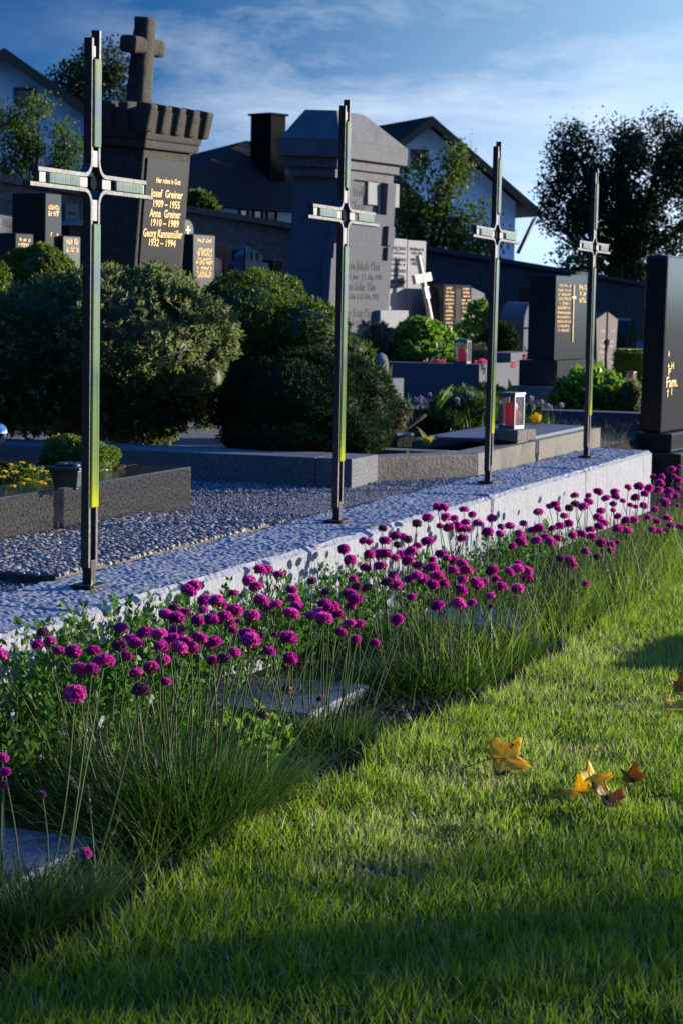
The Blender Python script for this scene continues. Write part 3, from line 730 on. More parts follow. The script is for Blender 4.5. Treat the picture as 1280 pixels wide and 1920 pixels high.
b = MB(); b.box(bx + bw - .15, bx + bw - .04, -.11, -.076, zs2 + .01, zs1 + .02); b.box(bx + bw - .13, bx + bw - .04, -.105, -.076, zs3 + .01, zs2 - .005); b.build('corbel', M['pale_granite'], pf, .004)
xm = bx + bw * .45
text_mesh('inscription', [('Familie', xm, zA - .12, .085, .40), ('Pfau', xm, zA - .23, .08, .25)], M['grey_letters'], pf, -.003)
text_mesh('inscription', [('Dem Jakob Pfau', xm, zp_(503), .075, .56), ('geb. 17. Juni   † 1. Aug. 1905', xm, zp_(521), .045, .66),
    ('Dem Sohn  Pfau', xm - .02, zp_(543), .075, .50), ('geb. 18. Mai  † 12. Febr. 1925', xm - .02, zp_(559), .045, .62), ('Der Frau Pfau', xm - .02, zp_(594), .075, .48), ('geb. 21. Juli  † 5. März 1935', xm - .02, zp_(611), .045, .62)], M['grey_letters'], pf, -.077)

# --- stone cross right behind it
sc_, w_, h_ = frame_stone('stone_cross', 'plain light granite cross on a block base squeezed in behind the capped monument', 'gravestone', 707, 726, 318, 500, 17.1, D2R(62))
MB().box(0, w_, 0, .15, .62, h_).build('shaft', M['light_granite'], sc_, .005)
b = MB().box(-w_ * 1.05, -.001, .0, .15, hz(707, 385, 17.1), hz(707, 340, 17.1)); b.box(w_ + .001, w_ * 2.05, 0, .15, hz(707, 385, 17.1), hz(707, 340, 17.1)); b.build('arm', M['light_granite'], sc_, .005)
MB().box(-.05, w_ + .28, -.06, .22, -.02, .62).build('base', M['light_granite'], sc_, .008)

# --- pale twin slab with four names
tw, w_, h_ = frame_stone('twin_gravestone', 'pale grey twin slab gravestone with four engraved names behind the wooden cross', 'gravestone', 722, 797, 445, 520, 17.7, D2R(62))
wa = w_ * .52
MB().box(0, wa, 0, .16, -.02, h_).build('slab', M['light_granite'], tw, .004); MB().box(wa + .012, w_, 0, .16, -.02, h_ - .005).build('slab', M['light_granite'], tw, .004)
xm = wa * .5 + .02
ls = []
for i, nm in enumerate(['Ludwig Jauser', 'Rosalie Jauser', 'Ludwig Jauser', 'Josef Jauser']): ls.append((nm, xm, h_ - .095 - i * .093, .042, wa * .82))
text_mesh('inscription', ls, M['grey_letters'], tw)
worn_lines(tw, M['grey_letters'], .03, wa - .03, [h_ - .130 - i * .093 for i in range(4)], .018)
worn_lines(tw, M['grey_letters'], wa + .04, w_ - .04, [h_ - .09, h_ - .125, h_ - .18, h_ - .215], .028)

# --- wooden cross leaning in front of it
q0 = P(808, 606, 17.95); q1 = P(783, 478, 17.95)
wc = tag(empty('wooden_cross', (q0[0], q0[1], q0[2]), D2R(62)), 'slim pale wooden grave cross tilting to the left with a small white plaque', 'cross')
ang = math.atan2(q1[0] - q0[0], q1[2] - q0[2]) / math.cos(D2R(62)) * .55
Lw = np.linalg.norm(q1 - q0)
wc.rotation_euler = (.0, 0, D2R(62))
wc.matrix_world = Matrix.Translation(Vector(q0)) @ Matrix.Rotation(math.atan2(q1[0] - q0[0], q1[2] - q0[2]), 4, 'Y') @ Matrix.Rotation(D2R(62), 4, 'Z')
MB().box(-.022, .022, -.018, .018, -.35, Lw).build('upright', M['wood'], wc, .003)
MB().box(-.17, -.023, -.016, .016, Lw * .60, Lw * .60 + .075).build('arm', M['wood'], wc, .003); MB().box(.023, .15, -.016, .016, Lw * .60, Lw * .60 + .075).build('arm', M['wood'], wc, .003)
MB().box(-.045, .045, -.024, -.0185, Lw * .36, Lw * .36 + .10).build('plaque', M['white_paint'], wc, .002)

# --- generic stones
def simple_stone(label, px0, px1, pyt, Y, mat, thick=.16, prof='flat', yaw=D2R(62), lean=0.0, pyref=500, name='gravestone', gold=None, lmat='gold', lh=.03, zb=GZ, group=None, margin=.12, rough=False, foot=None):
    root, w_, h_ = frame_stone(name, label, 'gravestone', px0, px1, pyt, pyref, Y, yaw, lean, zb, group)
    if prof == 'flat': pts = [(0, -.03), (w_, -.03), (w_, h_), (0, h_)]
    elif prof == 'arch': pts = [(0, -.03), (w_, -.03), (w_, h_ - w_ * .45)] + [(w_ / 2 + w_ / 2 * math.cos(t), h_ - w_ * .45 + w_ * .45 * math.sin(t)) for t in np.linspace(.15, math.pi - .15, 11)] + [(0, h_ - w_ * .45)]
    elif prof == 'gable': pts = [(0, -.03), (w_, -.03), (w_, h_ - w_ * .22), (w_ * .5, h_), (0, h_ - w_ * .22)]
    elif prof == 'taper': pts = [(-w_ * .12, -.03), (w_ * 1.12, -.03), (w_, h_), (0, h_)]
    elif prof == 'slant': pts = [(0, -.03), (w_, -.03), (w_, h_ - w_ * .18), (0, h_)]
    elif prof == 'shoulder': pts = [(0, -.03), (w_, -.03), (w_, h_ - w_ * .45), (w_ * .86, h_ - w_ * .42), (w_ * .72, h_ - w_ * .08), (w_ * .5, h_), (w_ * .28, h_ - w_ * .08), (w_ * .14, h_ - w_ * .42), (0, h_ - w_ * .45)]
    MB().prism(pts, 0, thick).build('slab', mat, root, .006)
    if gold:
        zs = [h_ - g for g in gold]; worn_lines(root, M[lmat], w_ * margin, w_ * (1 - margin), zs, lh)
    if foot: MB().box(-.05, w_ + .05, -.06, thick + .05, -.03, foot).build('base', mat, root, .006)
    return root, w_, h_
# left rows behind the big bush
simple_stone('light grey gravestone with a small engraved cross behind the rough boulder stone', -14, 36, 380, 21, M['pale_granite'])
def boulder_stone():
    root, w_, h_ = frame_stone('rough_stone', 'rough natural rock headstone of pale split stone at the far left', 'gravestone', -22, 62, 394, 430, 18.2, D2R(50))
    n, m_ = 22, 16; V = []; Fs = []
    for j in range(m_ + 1):
        z = h_ * j / m_
        for i in range(n):
            t = 2 * math.pi * i / n; e = lambda v: math.copysign(abs(v) ** .5, v)
            x = w_ / 2 + e(math.cos(t)) * w_ / 2 * (1 - .12 * j / m_); y = .17 + e(math.sin(t)) * .17
            zz = z - (.10 * (x / w_) * j / m_)
            q = Vector((x, y, zz)); d_ = mnoise.fractal(q * 5, 1, 2, 4) * .05
            V.append((x + e(math.cos(t)) * d_, y + e(math.sin(t)) * d_, zz + (d_ if j == m_ else 0)))
    Fs = [(j * n + i, j * n + (i + 1) % n, (j + 1) * n + (i + 1) % n, (j + 1) * n + i) for j in range(m_) for i in range(n)] + [tuple(range(m_ * n, (m_ + 1) * n)), tuple(range(n - 1, -1, -1))]
    MB().add(V, Fs).build('rock', M['grey_granite'], root)
boulder_stone()
simple_stone('low dark gravestone with gold writing beside the rock headstone', 29, 63, 436, 13.2, M['dark_granite'], .2, gold=[.05, .085, .13, .165], lh=.022)
simple_stone('tall tapering polished dark stele covered in gold writing at the left', 85, 115, 361, 13.5, M['dark_granite'], .26, 'taper', gold=[.1, .14, .27, .36, .44, .48, .52, .60, .68, .75, .79, .87, .94, 1.0, 1.05], lh=.03, margin=.14)
simple_stone('small pale gravestone half hidden behind the tall dark stele', 53, 66, 387, 22, M['pale_granite'], .12, 'gable')
simple_stone('pale tilted gravestone with dark writing between the stele and the nearest cross', 132, 157, 381, 20, M['pale_granite'], .12, gold=[.10, .17, .24], lmat='grey_letters', lh=.035, lean=-.04)
simple_stone('low dark gravestone with gold writing just right of the tall stele', 118, 151, 441, 13.6, M['black_granite'], .16, gold=[.05, .10], lh=.03)
r_, w_, h_ = frame_stone('roofed_grave_light', 'dark stone grave light house with a pale sloping roof slab', 'lantern', 131, 157, 423, 440, 19, D2R(62))
MB().box(0, w_, 0, .2, -.02, h_).build('housing', M['black_granite'], r_, .004)
MB().prism([(-.10, h_ + .001), (w_ + .08, h_ + .001), (w_ * .6, h_ + .05), (w_ * .3, h_ + .05)], -.05, .25).build('roof', M['pale_granite'], r_, .004)
# behind, between the old monument and the capped monument
r_, w_, h_ = simple_stone('dark arched gravestone with a small gold cross and a figure relief beside the old monument', 338, 363, 409, 15.3, M['black_granite'], .16, 'arch', gold=[.36, .39], lh=.02)
b = MB(); b.box(w_ * .5 - .008, w_ * .5 + .008, -.006, .001, h_ - .13, h_ - .05); b.box(w_ * .5 - .03, w_ * .5 + .03, -.0065, .001, h_ - .085, h_ - .072); b.build('gold_cross', M['gold'], r_)
MB().box(.02, w_ - .015, -.004, .0, h_ - .34, h_ - .145).build('relief_panel', M['grey_granite'], r_, .001)
MB().lathe([(.014, h_ - .33), (.034, h_ - .31), (.028, h_ - .25), (.036, h_ - .215), (.016, h_ - .195), (.02, h_ - .18), (.013, h_ - .16)], 12, w_ * .5, -.004, 1.3, .6).build('relief_figure', M['black_granite'], r_)
simple_stone('dark square gravestone with bright gold writing right of the figure relief', 362, 403, 438, 15.1, M['black_granite'], .16, gold=[.055, .12, .15, .185, .21, .245, .275, .30], lh=.026)
simple_stone('small reddish brown gravestone peeping over the slanted grey one', 404, 432, 455, 19.3, M['red_granite'], .14)
simple_stone('grey gravestone with a slanting top edge', 403, 438, 481, 18.6, M['dark_granite'], .14, 'slant')
r_, w_, h_ = frame_stone('chapel_gravestone', 'light grey gravestone shaped like a small gabled chapel on a wide block', 'gravestone', 459, 503, 490, 500, 19, D2R(62))
MB().box(0, w_, 0, .18, -.03, h_).build('block', M['grey_granite'], r_, .004)
b = MB(); g_ = hz(470, 470, 19); b.prism([(w_ * .18, h_ + .001), (w_ * .85, h_ + .001), (w_ * .85, h_ + (g_ - h_) * .6), (w_ * .5, g_ + .02), (w_ * .18, h_ + (g_ - h_) * .6)], .02, .16); b.build('gable_house', M['pale_granite'], r_, .003)
b = MB(); b.box(w_ * .32, w_ * .42, .017, .021, h_ + .02, h_ + .085); b.box(w_ * .55, w_ * .65, .017, .021, h_ + .02, h_ + .085); b.build('window', M['black_granite'], r_)
worn_lines(r_, M['gold'], w_ * .4, w_ * .85, [h_ - .055], .022)
MB().box(-.02, w_ + .02, -.12, -.002, -.03, h_ - .10).build('step', M['pale_granite'], r_, .004)
r_, w_, h_ = frame_stone('round_top_stone', 'dim round-topped gravestone in the shade of the cemetery wall', 'gravestone', 450, 475, 461, 480, 21.5, D2R(40))
MB().prism([(0, -.03), (w_, -.03), (w_, h_ - w_ * .4)] + [(w_ / 2 + w_ / 2 * math.cos(t), h_ - w_ * .4 + w_ * .4 * math.sin(t)) for t in np.linspace(.1, math.pi - .1, 11)] + [(0, h_ - w_ * .4)], 0, .14).build('slab', M['dark_granite'], r_, .005)
q = P(459, 514, 18.8); po = tag(empty('thin_post', (q[0], q[1], GZ)), 'thin dark upright post with a small crossbar in front of the chapel shaped stone', 'cross')
hh = float(P(459, 463, 18.8)[2]) - GZ
MB().box(-.012, .012, -.012, .012, -.02, hh).build('upright', M['dark_wood'], po, .002); MB().box(-.012, .09, -.013, .013, hh * .72, hh * .72 + .018).build('crossbar', M['gold'], po, .001)
simple_stone('dark stone with a white top slab half hidden by the capped monument', 513, 530, 486, 19.5, M['black_granite'], .2)
# right rows
vt, w_, h_ = simple_stone('dark twin gravestone with gold writing and a slit between its halves, behind the rose bush', 832, 884, 533, 18, M['dark_granite'], .18, gold=None)
worn_lines(vt, M['gold'], w_ * .05, w_ * .36, [h_ - .04 - i * .032 for i in range(12)], .02); worn_lines(vt, M['gold'], w_ * .64, w_ * .96, [h_ - .04 - i * .032 for i in range(12)], .02)
MB().box(w_ * .42, w_ * .60, -.004, .0, .1, h_ - .03).build('dark_inlay', M['black_granite'], vt)
simple_stone('pale blue grey gravestone rounded at one shoulder behind the dark twin stone', 884, 909, 538, 18.6, M['grey_granite'], .15, 'slant')
# tall dark twin stele near the far end
p_, w_, h_ = frame_stone('stele_pair', 'two tall dark polished steles on one base with a long thin gold cross', 'gravestone', 1040, 1104, 516, 600, 14.7, D2R(62))
zb_ = hz(1030, 675, 14.7)
wa = w_ * .48
MB().box(0, wa, 0, .2, zb_, h_).build('stele', M['dark_granite'], p_, .004); MB().box(wa + .012, w_, .02, .2, zb_, h_ + .012).build('stele', M['dark_granite'], p_, .004)
MB().box(-.05, w_ + .03, -.045, .24, zb_ * .42, zb_ - .002).build('base', M['dark_granite'], p_, .006); MB().box(-.14, w_ * .5, -.10, .26, -.03, zb_ * .42 - .002).build('plinth', M['grey_granite'], p_, .006)
worn_lines(p_, M['gold'], wa * .08, wa * .92, [h_ - .075 - i * .031 for i in range(11)], .019)
worn_lines(p_, M['gold'], wa + .16, w_ - .02, [h_ - .09 - i * .045 for i in range(3)], .034, .018)
b = MB(); b.box(wa + .055, wa + .064, .012, .0195, zb_ + .12, h_ - .06); b.box(wa + .03, wa + .095, .010, .0195, h_ - .155, h_ - .14); b.build('gold_cross', M['gold'], p_)
# curved carved stone with metal cross
s_, w_, h_ = frame_stone('curved_stone', 'light grey quarter-round carved gravestone with a slim metal cross', 'gravestone', 981, 1003, 566, 620, 17.2, D2R(62))
zb_ = hz(990, 668, 17.2)
pts = [(0, -.02), (w_, -.02), (w_, h_), (w_ * .72, h_)] + [(w_ * .72 - w_ * .72 * math.sin(t), h_ - .20 + .20 * math.cos(t) - .0) for t in np.linspace(.2, 1.57, 7)]
MB().prism(pts, 0, .22).build('slab', M['pale_granite'], s_, .008)
b = MB(); b.tube([(w_ * .62, -.03, zb_ + .06), (w_ * .62, -.03, h_ - .05)], .009); b.tube([(w_ * .15, -.031, h_ - .20), (w_ * 1.1, -.031, h_ - .20)], .009)
b.tube([(w_ * .45 + .05 * math.cos(t), -.03, zb_ + .10 + .05 * math.sin(t)) for t in np.linspace(3.4, 6.2, 8)], .007); b.build('metal_cross', M['steel_plate'], s_)
t_, w_, h_ = simple_stone('narrow dark stele with white writing just behind the quarter-round stone', 1012, 1024, 537, 19.5, M['black_granite'], .2, lmat='white_letters', gold=[.13, .16, .20, .24, .40, .43], lh=.02)
q = P(1004, 542, 20.5); pz = tag(empty('capped_post', (q[0], q[1], GZ), D2R(62)), 'slim pale post with a gold cap standing behind the narrow dark stele', 'post')
hh = float(P(1004, 542, 20.5)[2]) - GZ
MB().box(-.03, .03, -.03, .03, -.02, hh).build('shaft', M['grey_granite'], pz, .003); MB().box(-.04, .04, -.04, .04, hh, hh + .06).build('cap', M['gold'], pz, .004)
# brown red twin stone
rq, w_, h_ = frame_stone('red_gravestone', 'brown red gravestone split in two slanting halves with a carved rose', 'gravestone', 1116, 1157, 588, 640, 19.6, D2R(55), 0, .15)
MB().prism([(.06, -.03), (w_ * .47, -.03), (w_ * .47, h_ + .02), (0, h_ - .05)], 0, .16).build('slab', M['red_granite'], rq, .004)
MB().prism([(w_ * .53, -.03), (w_ - .06, -.03), (w_, h_ - .05), (w_ * .53, h_ + .02)], 0, .16).build('slab', M['red_granite'], rq, .004)
MB().box(w_ * .47, w_ * .53, .05, .15, -.03, h_ - .02).build('joint_strip', M['black_granite'], rq)
worn_lines(rq, M['white_letters'], .06, w_ * .42, [h_ - .17] + [h_ - .26 - i * .05 for i in range(6)], .026); worn_lines(rq, M['white_letters'], w_ * .58, w_ - .05, [h_ - .17] + [h_ - .26 - i * .05 for i in range(6)], .026)
b = MB(); b.tube([(w_ * .5, -.008, h_ - .52), (w_ * .47, -.01, h_ - .38), (w_ * .5, -.01, h_ - .27)], [.008, .006, .012]); b.tube([(w_ * .5, -.01, h_ - .30), (w_ * .5, -.012, h_ - .235)], [.010, .026]); b.build('carved_rose', M['grey_granite'], rq)
simple_stone('small dark gravestone with rounded shoulders behind the clipped box hedge', 1174, 1193, 597, 21, M['dark_granite'], .30, 'shoulder', zb=.12, pyref=640)
# big dark stone at the right edge
Yr = 10.9; rs = tag(empty('corner_gravestone', base_at(1240, 700, Yr, .02), D2R(64), .012), 'big dark granite gravestone with gold letters cut by the right edge of the picture', 'gravestone')
hT = hz(1245, 478, Yr, .02); hB = hz(1245, 812, Yr, .02); hS = hz(1245, 848, Yr, .02)
b = MB(); b.prism([(0, hB), (.62, hB), (.62, hT), (.0, hT - .0)], 0, .115); b.build('slab', M['dark_granite'], rs, .012)
MB().box(-.0, .62, -.06, .13, hS + .002, hB - .002).build('base', M['dark_granite'], rs, .006); MB().box(-.05, .72, -.13, .10, -.06, hS).build('step', M['kerb_granite'], rs, .006)
def zr_(py): return float(P(1265, py, Yr + .06)[2]) - .02
text_mesh('inscription', [('A', .075, zr_(668), .03, .03), ('+ H', .115, zr_(692), .035, .10), ('F', .10, zr_(703), .035, .04), ('Fam.', .150, zr_(726), .055, .19), ('† 1', .11, zr_(741), .035, .09)], M['gold'], rs, -.003)

# ================================================================== grave borders, slabs, lanterns
def on_wall_frame(a, p, z): return W(a, p, z)
def kerb(name, label, cat, a0, a1, p0, p1, z0, z1, wdt, mat, soil=True, bevel=.004, ends=True):
    """rectangular grave border laid out along the rows: four kerb stones and the soil inside"""
    root = tag(empty(name, W(a0, p1, z0), YAW), label, cat)
    L_, Wd, h_ = a1 - a0, p1 - p0, z1 - z0
    for nm, bx_ in (('front_kerb', (0, L_, 0, wdt)), ('back_kerb', (0, L_, Wd - wdt, Wd)), ('side_kerb', (0, wdt, wdt + .002, Wd - wdt - .002)), ('side_kerb', (L_ - wdt, L_, wdt + .002, Wd - wdt - .002))):
        MB().box(bx_[0], bx_[1], bx_[2], bx_[3], -.03, h_).build(nm, mat, root, bevel)
    if soil: MB().box(wdt + .001, L_ - wdt - .001, wdt + .001, Wd - wdt - .001, -.02, h_ - .04).build('planting_soil', M['plant_soil'], root)
    return root
kerb('grave_border', 'dark polished granite grave border with planted soil at the left', 'grave border', 3.6, 6.325, -4.2, -2.83, GZ, .40, .19, M['kerb_granite'])
# pebble concrete paving slab
def pebble_slab():
    a0, a1, p0, p1 = 4.47, 5.93, -2.822, -2.348
    root = tag(empty('pebble_slab', W(a0, p1, GZ), YAW), 'exposed pebble concrete paving slab between the dark grave border and the wall', 'paving slab')
    L_, D_ = a1 - a0, p1 - p0
    MB().box(0, L_, 0, D_, -.02, .022).build('concrete', M['mortar'], root, .004)
    n = 5200; r = np.random.default_rng(4)
    ico_v = np.array([(math.cos(t) * math.cos(q), math.sin(t) * math.cos(q), math.sin(q)) for q in (-.5, .25, .85) for t in np.linspace(0, 2 * math.pi, 8, endpoint=False)] + [(0, 0, 1)])
    fc = [(j * 8 + i, j * 8 + (i + 1) % 8, (j + 1) * 8 + (i + 1) % 8, (j + 1) * 8 + i) for j in range(2) for i in range(8)] + [(16 + i, 16 + (i + 1) % 8, 24, 24) for i in range(8)]
    fc = np.array(fc[:16] + [(16 + i, 16 + (i + 1) % 8, 16 + (i + 2) % 8, 24) for i in range(0, 8, 2)])
    gx = r.uniform(.004, L_ - .004, n); gy = r.uniform(.0, D_ - .004, n)
    sz = r.uniform(.0055, .0115, n); sx = sz * r.uniform(.8, 1.5, n); sy = sz * r.uniform(.7, 1.0, n); sz2 = sz * r.uniform(.5, .8, n); th = r.uniform(0, 6.28, n)
    V = ico_v[None] * np.stack([sx, sy, sz2], 1)[:, None]
    c, s = np.cos(th)[:, None], np.sin(th)[:, None]
    V = np.stack([V[..., 0] * c - V[..., 1] * s, V[..., 0] * s + V[..., 1] * c, V[..., 2]], -1) + np.stack([gx, gy, np.full(n, .0215)], 1)[:, None]
    Fq = (np.arange(n)[:, None, None] * 25 + fc[None]).reshape(-1, 4)
    o = link('pebbles', np_mesh('pebbles', V.reshape(-1, 3), Fq, M['pebbles'], np.repeat(r.random(n), 25), True), root)
    o['kind'] = 'stuff'
pebble_slab()
# loose grit on the path: chips
def chips(name, mat, n, sampler, smin, smax, kind='stuff', seed=6):
    r = np.random.default_rng(seed)
    oc = np.array([(1, 0, 0), (0, 1, 0), (-1, 0, 0), (0, -1, 0), (.2, .1, 1), (0, 0, -1.)])
    fc = np.array([(0, 1, 4, 4), (1, 2, 4, 4), (2, 3, 4, 4), (3, 0, 4, 4)])
    pos = sampler(r, n); n = len(pos)
    sz = r.uniform(smin, smax, n)
    V = oc[None] * (sz[:, None] * r.uniform(.55, 1.3, (n, 3)))[:, None] + r.normal(size=(n, 6, 3)) * (sz * .16)[:, None, None]
    th = r.uniform(0, 6.28, n); c, s = np.cos(th)[:, None], np.sin(th)[:, None]
    V = np.stack([V[..., 0] * c - V[..., 1] * s, V[..., 0] * s + V[..., 1] * c, V[..., 2]], -1) + pos[:, None]
    tri = np.array([(0, 1, 4), (1, 2, 4), (2, 3, 4), (3, 0, 4)])
    Fq = (np.arange(n)[:, None, None] * 6 + tri[None]).reshape(-1, 3)
    return tag(link(name, np_mesh(name, V.reshape(-1, 3), Fq, mat, np.repeat(r.random(n), 6))), kind=kind)
def s_path(r, n):
    a = r.uniform(3.4, 9.4, n); p = r.uniform(-2.95, -2.34, n) - (a > 6.3) * r.uniform(0, 1.2, n) * (a < 7.5)
    k = ~((a > 4.45) & (a < 5.95) & (p < -2.34) & (p > -2.83)) & ~((a < 6.34) & (p < -2.82))
    a, p = a[k], p[k]; return np.stack([a * U2[0] + p * N2[0], a * U2[1] + p * N2[1], np.full(len(a), GZ + .001)], 1)
chips('loose_grit', M['chips'], 26000, s_path, .003, .0075)
# border of the bushes' grave and of the lantern grave
kerb('bush_grave_border', 'wide weathered granite border around the big bushes', 'grave border', 7.33, 7.62, -4.6, -2.64, GZ, .368, .14, M['grey_granite'])
kerb('lantern_grave_border', 'low concrete grave border under the silver lantern, with plants', 'grave border', 8.06, 10.15, -3.45, -2.375, GZ - .02, .355, .12, M['concrete'])
_lb = [o for o in bpy.data.objects if o.name.startswith('lantern_grave_border')][0]
_V = []
for z_ in (-.03, .355 - GZ + .02):
    for a_, p_ in ((7.60, -2.665), (8.057, -2.375), (8.057, -2.54), (7.60, -2.83)): _V.append(((a_ - 8.06), (-2.375 - p_), z_))
MB().add(_V, [(0, 1, 2, 3), (7, 6, 5, 4), (0, 4, 5, 1), (1, 5, 6, 2), (2, 6, 7, 3), (3, 7, 4, 0)]).build('corner_kerb', M['concrete'], _lb, .006)
def block(name, label, cat, cpx, z0, dims, mat, yaw=YAW, bevel=.004, part='block'):
    g = G(cpx[0], cpx[1], z0); r_ = tag(empty(name, g, yaw), label, cat)
    MB().box(-dims[0] / 2, dims[0] / 2, -dims[1] / 2, dims[1] / 2, 0, dims[2]).build(part, mat, r_, bevel); return r_
# stone slabs lying in the flower bed
for i, (a0, a1, lb) in enumerate([(2.70, 3.19, 'flat blue grey granite plate in the flower bed at the lower left corner'), (4.36, 4.76, 'flat granite plate in the bed seen through the thrift stalks, second from the left'), (5.80, 6.20, 'flat granite plate half hidden by long grass in the far half of the bed')]):
    r_ = tag(empty('grave_plate', W(a0, [-1.59, -1.66, -1.58][i], -.01), YAW, 0, 0), lb, 'stone plate', 'granite plates in the flower bed')
    MB().box(0, a1 - a0, 0, .36, 0, .040).build('plate', M['slab_granite'], r_, .005)
def lantern(name, label, loc, yaw, wdt, h, frame, candle=.62, arch=False, cw=.30):
    r_ = tag(empty(name, loc, yaw), label, 'lantern', 'grave lanterns with red candles')
    x, t = wdt / 2, wdt * .075
    MB().box(-x, x, -x, x, 0, h * .06).build('base', frame, r_, .001)
    b = MB()
    for sx in (-1, 1):
        for sy in (-1, 1): b.box(sx * x - (t if sx > 0 else 0), sx * x + (t if sx < 0 else 0), sy * x - (t if sy > 0 else 0), sy * x + (t if sy < 0 else 0), h * .06 + .0005, h * .93)
    for sy in (-1, 1):
        for z0, z1 in ((h * .061, h * .10), (h * .88, h * .93)):
            b.box(-x + t, x - t, sy * x - (t if sy > 0 else 0), sy * x + (t if sy < 0 else 0), z0, z1); b.box(sy * x - (t if sy > 0 else 0), sy * x + (t if sy < 0 else 0), -x + t, x - t, z0, z1)
    b.build('frame', frame, r_, .0006)
    b = MB()
    if arch: b.add([(-x - .003, -x - .003, h * .93 + .0005), (x + .003, -x - .003, h * .93 + .0005), (x + .003, x + .003, h * .93 + .0005), (-x - .003, x + .003, h * .93 + .0005), (-x * .6, -x * .6, h), (x * .6, -x * .6, h), (x * .6, x * .6, h), (-x * .6, x * .6, h)], [(0, 3, 2, 1), (4, 5, 6, 7), (0, 1, 5, 4), (1, 2, 6, 5), (2, 3, 7, 6), (3, 0, 4, 7)])
    else: b.box(-x - .003, x + .003, -x - .003, x + .003, h * .93 + .0005, h)
    b.build('roof', frame, r_, .001)
    for sx, sy in ((0, -1), (0, 1), (-1, 0), (1, 0)):
        b = MB()
        if sx == 0: b.box(-x + t, x - t, sy * (x - t * .5) - .0006, sy * (x - t * .5) + .0006, h * .10, h * .88)
        else: b.box(sx * (x - t * .5) - .0006, sx * (x - t * .5) + .0006, -x + t, x - t, h * .10, h * .88)
        b.build('pane', M['pane'], r_)
    c = wdt * cw
    MB().lathe([(c * .9, h * .065), (c, h * .09), (c, h * candle), (c * .86, h * (candle + .05)), (c * .86, h * (candle + .08))], 18).build('candle', M['ember'], r_)
    return r_
block('lantern_plinth', 'small rough stone block under the silver lantern', 'plinth', (957, 824), .373, (.155, .155, .046), M['concrete'], D2R(55))
g = G(957, 824, .373)
lantern('grave_lantern', 'square silver grave lantern with a big red candle beside the third cross', (g[0], g[1], .4195), D2R(54), .080, .154, M['alu'], .64, cw=.34)
# plinth slab under the lantern
r_ = tag(empty('lantern_slab', W(8.72, -2.39, .3555), YAW), 'smooth grey stone plate on which the lantern block stands', 'stone plate')
MB().box(0, 1.25, .01, .42, 0, .017).build('plate', M['slab_granite'], r_, .004)

# grave with arch lantern
Yk = 15.2; ck = P(898, 683, Yk); ac, pc = along(ck)
gk = tag(empty('granite_grave_border', W(ac, pc, GZ - .03), YAW), 'smooth blue grey granite grave border with pink flowers and an arched lantern', 'grave border')
hk = float(ck[2]) - GZ + .03
MB().box(0, .16, 0, 1.15, 0, hk).build('side_kerb', M['pale_granite'], gk, .004); MB().box(.162, 1.4, 0, .14, 0, hk - .002).build('front_kerb', M['pale_granite'], gk, .004)
MB().box(1.402, 1.55, 0, 1.15, 0, hk).build('side_kerb', M['pale_granite'], gk, .004); MB().box(.162, 1.40, .142, 1.15, 0, hk - .06).build('planting_soil', M['plant_soil'], gk)
MB().box(.75, 1.36, -.02, .16, hk + .001, hk + .07).build('raised_block', M['pale_granite'], gk, .004)
q = P(866, 683, 15.32); lantern('grave_lantern', 'dark arched grave lantern with a red candle on the blue grey border', (q[0], q[1], float(ck[2]) + .001), D2R(68), .098, .175, M['dark_alu'], .55, True)
q = P(1182, 716, 15.3); lantern('grave_lantern', 'tiny distant grave lantern with a red candle right of the glossy leaved plant', (q[0], q[1], q[2]), D2R(62), .058, .075, M['alu'], .6)
q = P(1182, 716, 15.3); r_ = tag(empty('lantern_stone', (q[0], q[1], .1), D2R(62)), 'small pale stone block carrying the tiny distant lantern', 'plinth'); MB().box(-.05, .05, -.05, .05, 0, float(q[2]) - .101).build('block', M['grey_granite'], r_, .004)
block('ivy_grave_kerb', 'long low blue grey kerb stone in front of the glossy leaved plant', 'kerb stone', (1128, 822), GZ - .05, (.16, 1.2, .15), M['pale_granite'], YAW)
# dark lantern box, small brown box, boulder and pale block among the plants
g = G(795, 812, .30); r_ = tag(empty('dark_grave_light', g, D2R(50)), 'dark closed grave lantern box with a flat lid among the broad leaves', 'lantern')
MB().box(-.045, .045, -.045, .045, 0, .105, .003, .003).build('housing', M['black_granite'], r_, .003); MB().box(-.055, .055, -.055, .055, .106, .12, .01, .01).build('lid', M['black_granite'], r_, .003)
g = G(748, 838, .336); r_ = tag(empty('flower_pot', g, D2R(30)), 'small square brown pot with a pale rim at the end of the kerb', 'pot')
MB().box(-.035, .035, -.035, .035, 0, .05, -.008, -.008).build('pot', M['brown_granite'], r_, .003); MB().box(-.045, .045, -.045, .045, .051, .062, .004, .004).build('rim', M['steel_plate'], r_, .002)
g = P(722, 745, 13.6); r_ = tag(empty('pale_pedestal', (g[0], g[1], GZ), D2R(62)), 'pale square stone pedestal at the edge of the dark conifer', 'pedestal')
MB().box(-.12, .06, -.10, .12, -.02, float(P(722, 708, 13.6)[2]) - GZ).build('block', M['pale_granite'], r_, .006)
q = P(712, 702, 13.6); r_ = tag(empty('round_boulder', (q[0], q[1], float(P(722, 708, 13.6)[2])), .4), 'rounded grey boulder resting on the pale pedestal', 'rock')
V = []; n = 14
for j in range(9):
    ph = math.pi * j / 8
    for i in range(n):
        t = 2 * math.pi * i / n; d_ = Vector((math.cos(t) * math.sin(ph) * .055, math.sin(t) * math.sin(ph) * .06, .075 - math.cos(ph) * .08)); V.append(d_ * (1 + .12 * mnoise.noise(d_ * 30)))
MB().add(V, [(j * n + i, j * n + (i + 1) % n, (j + 1) * n + (i + 1) % n, (j + 1) * n + i) for j in range(8) for i in range(n)], True).build('rock', M['grey_granite'], r_)
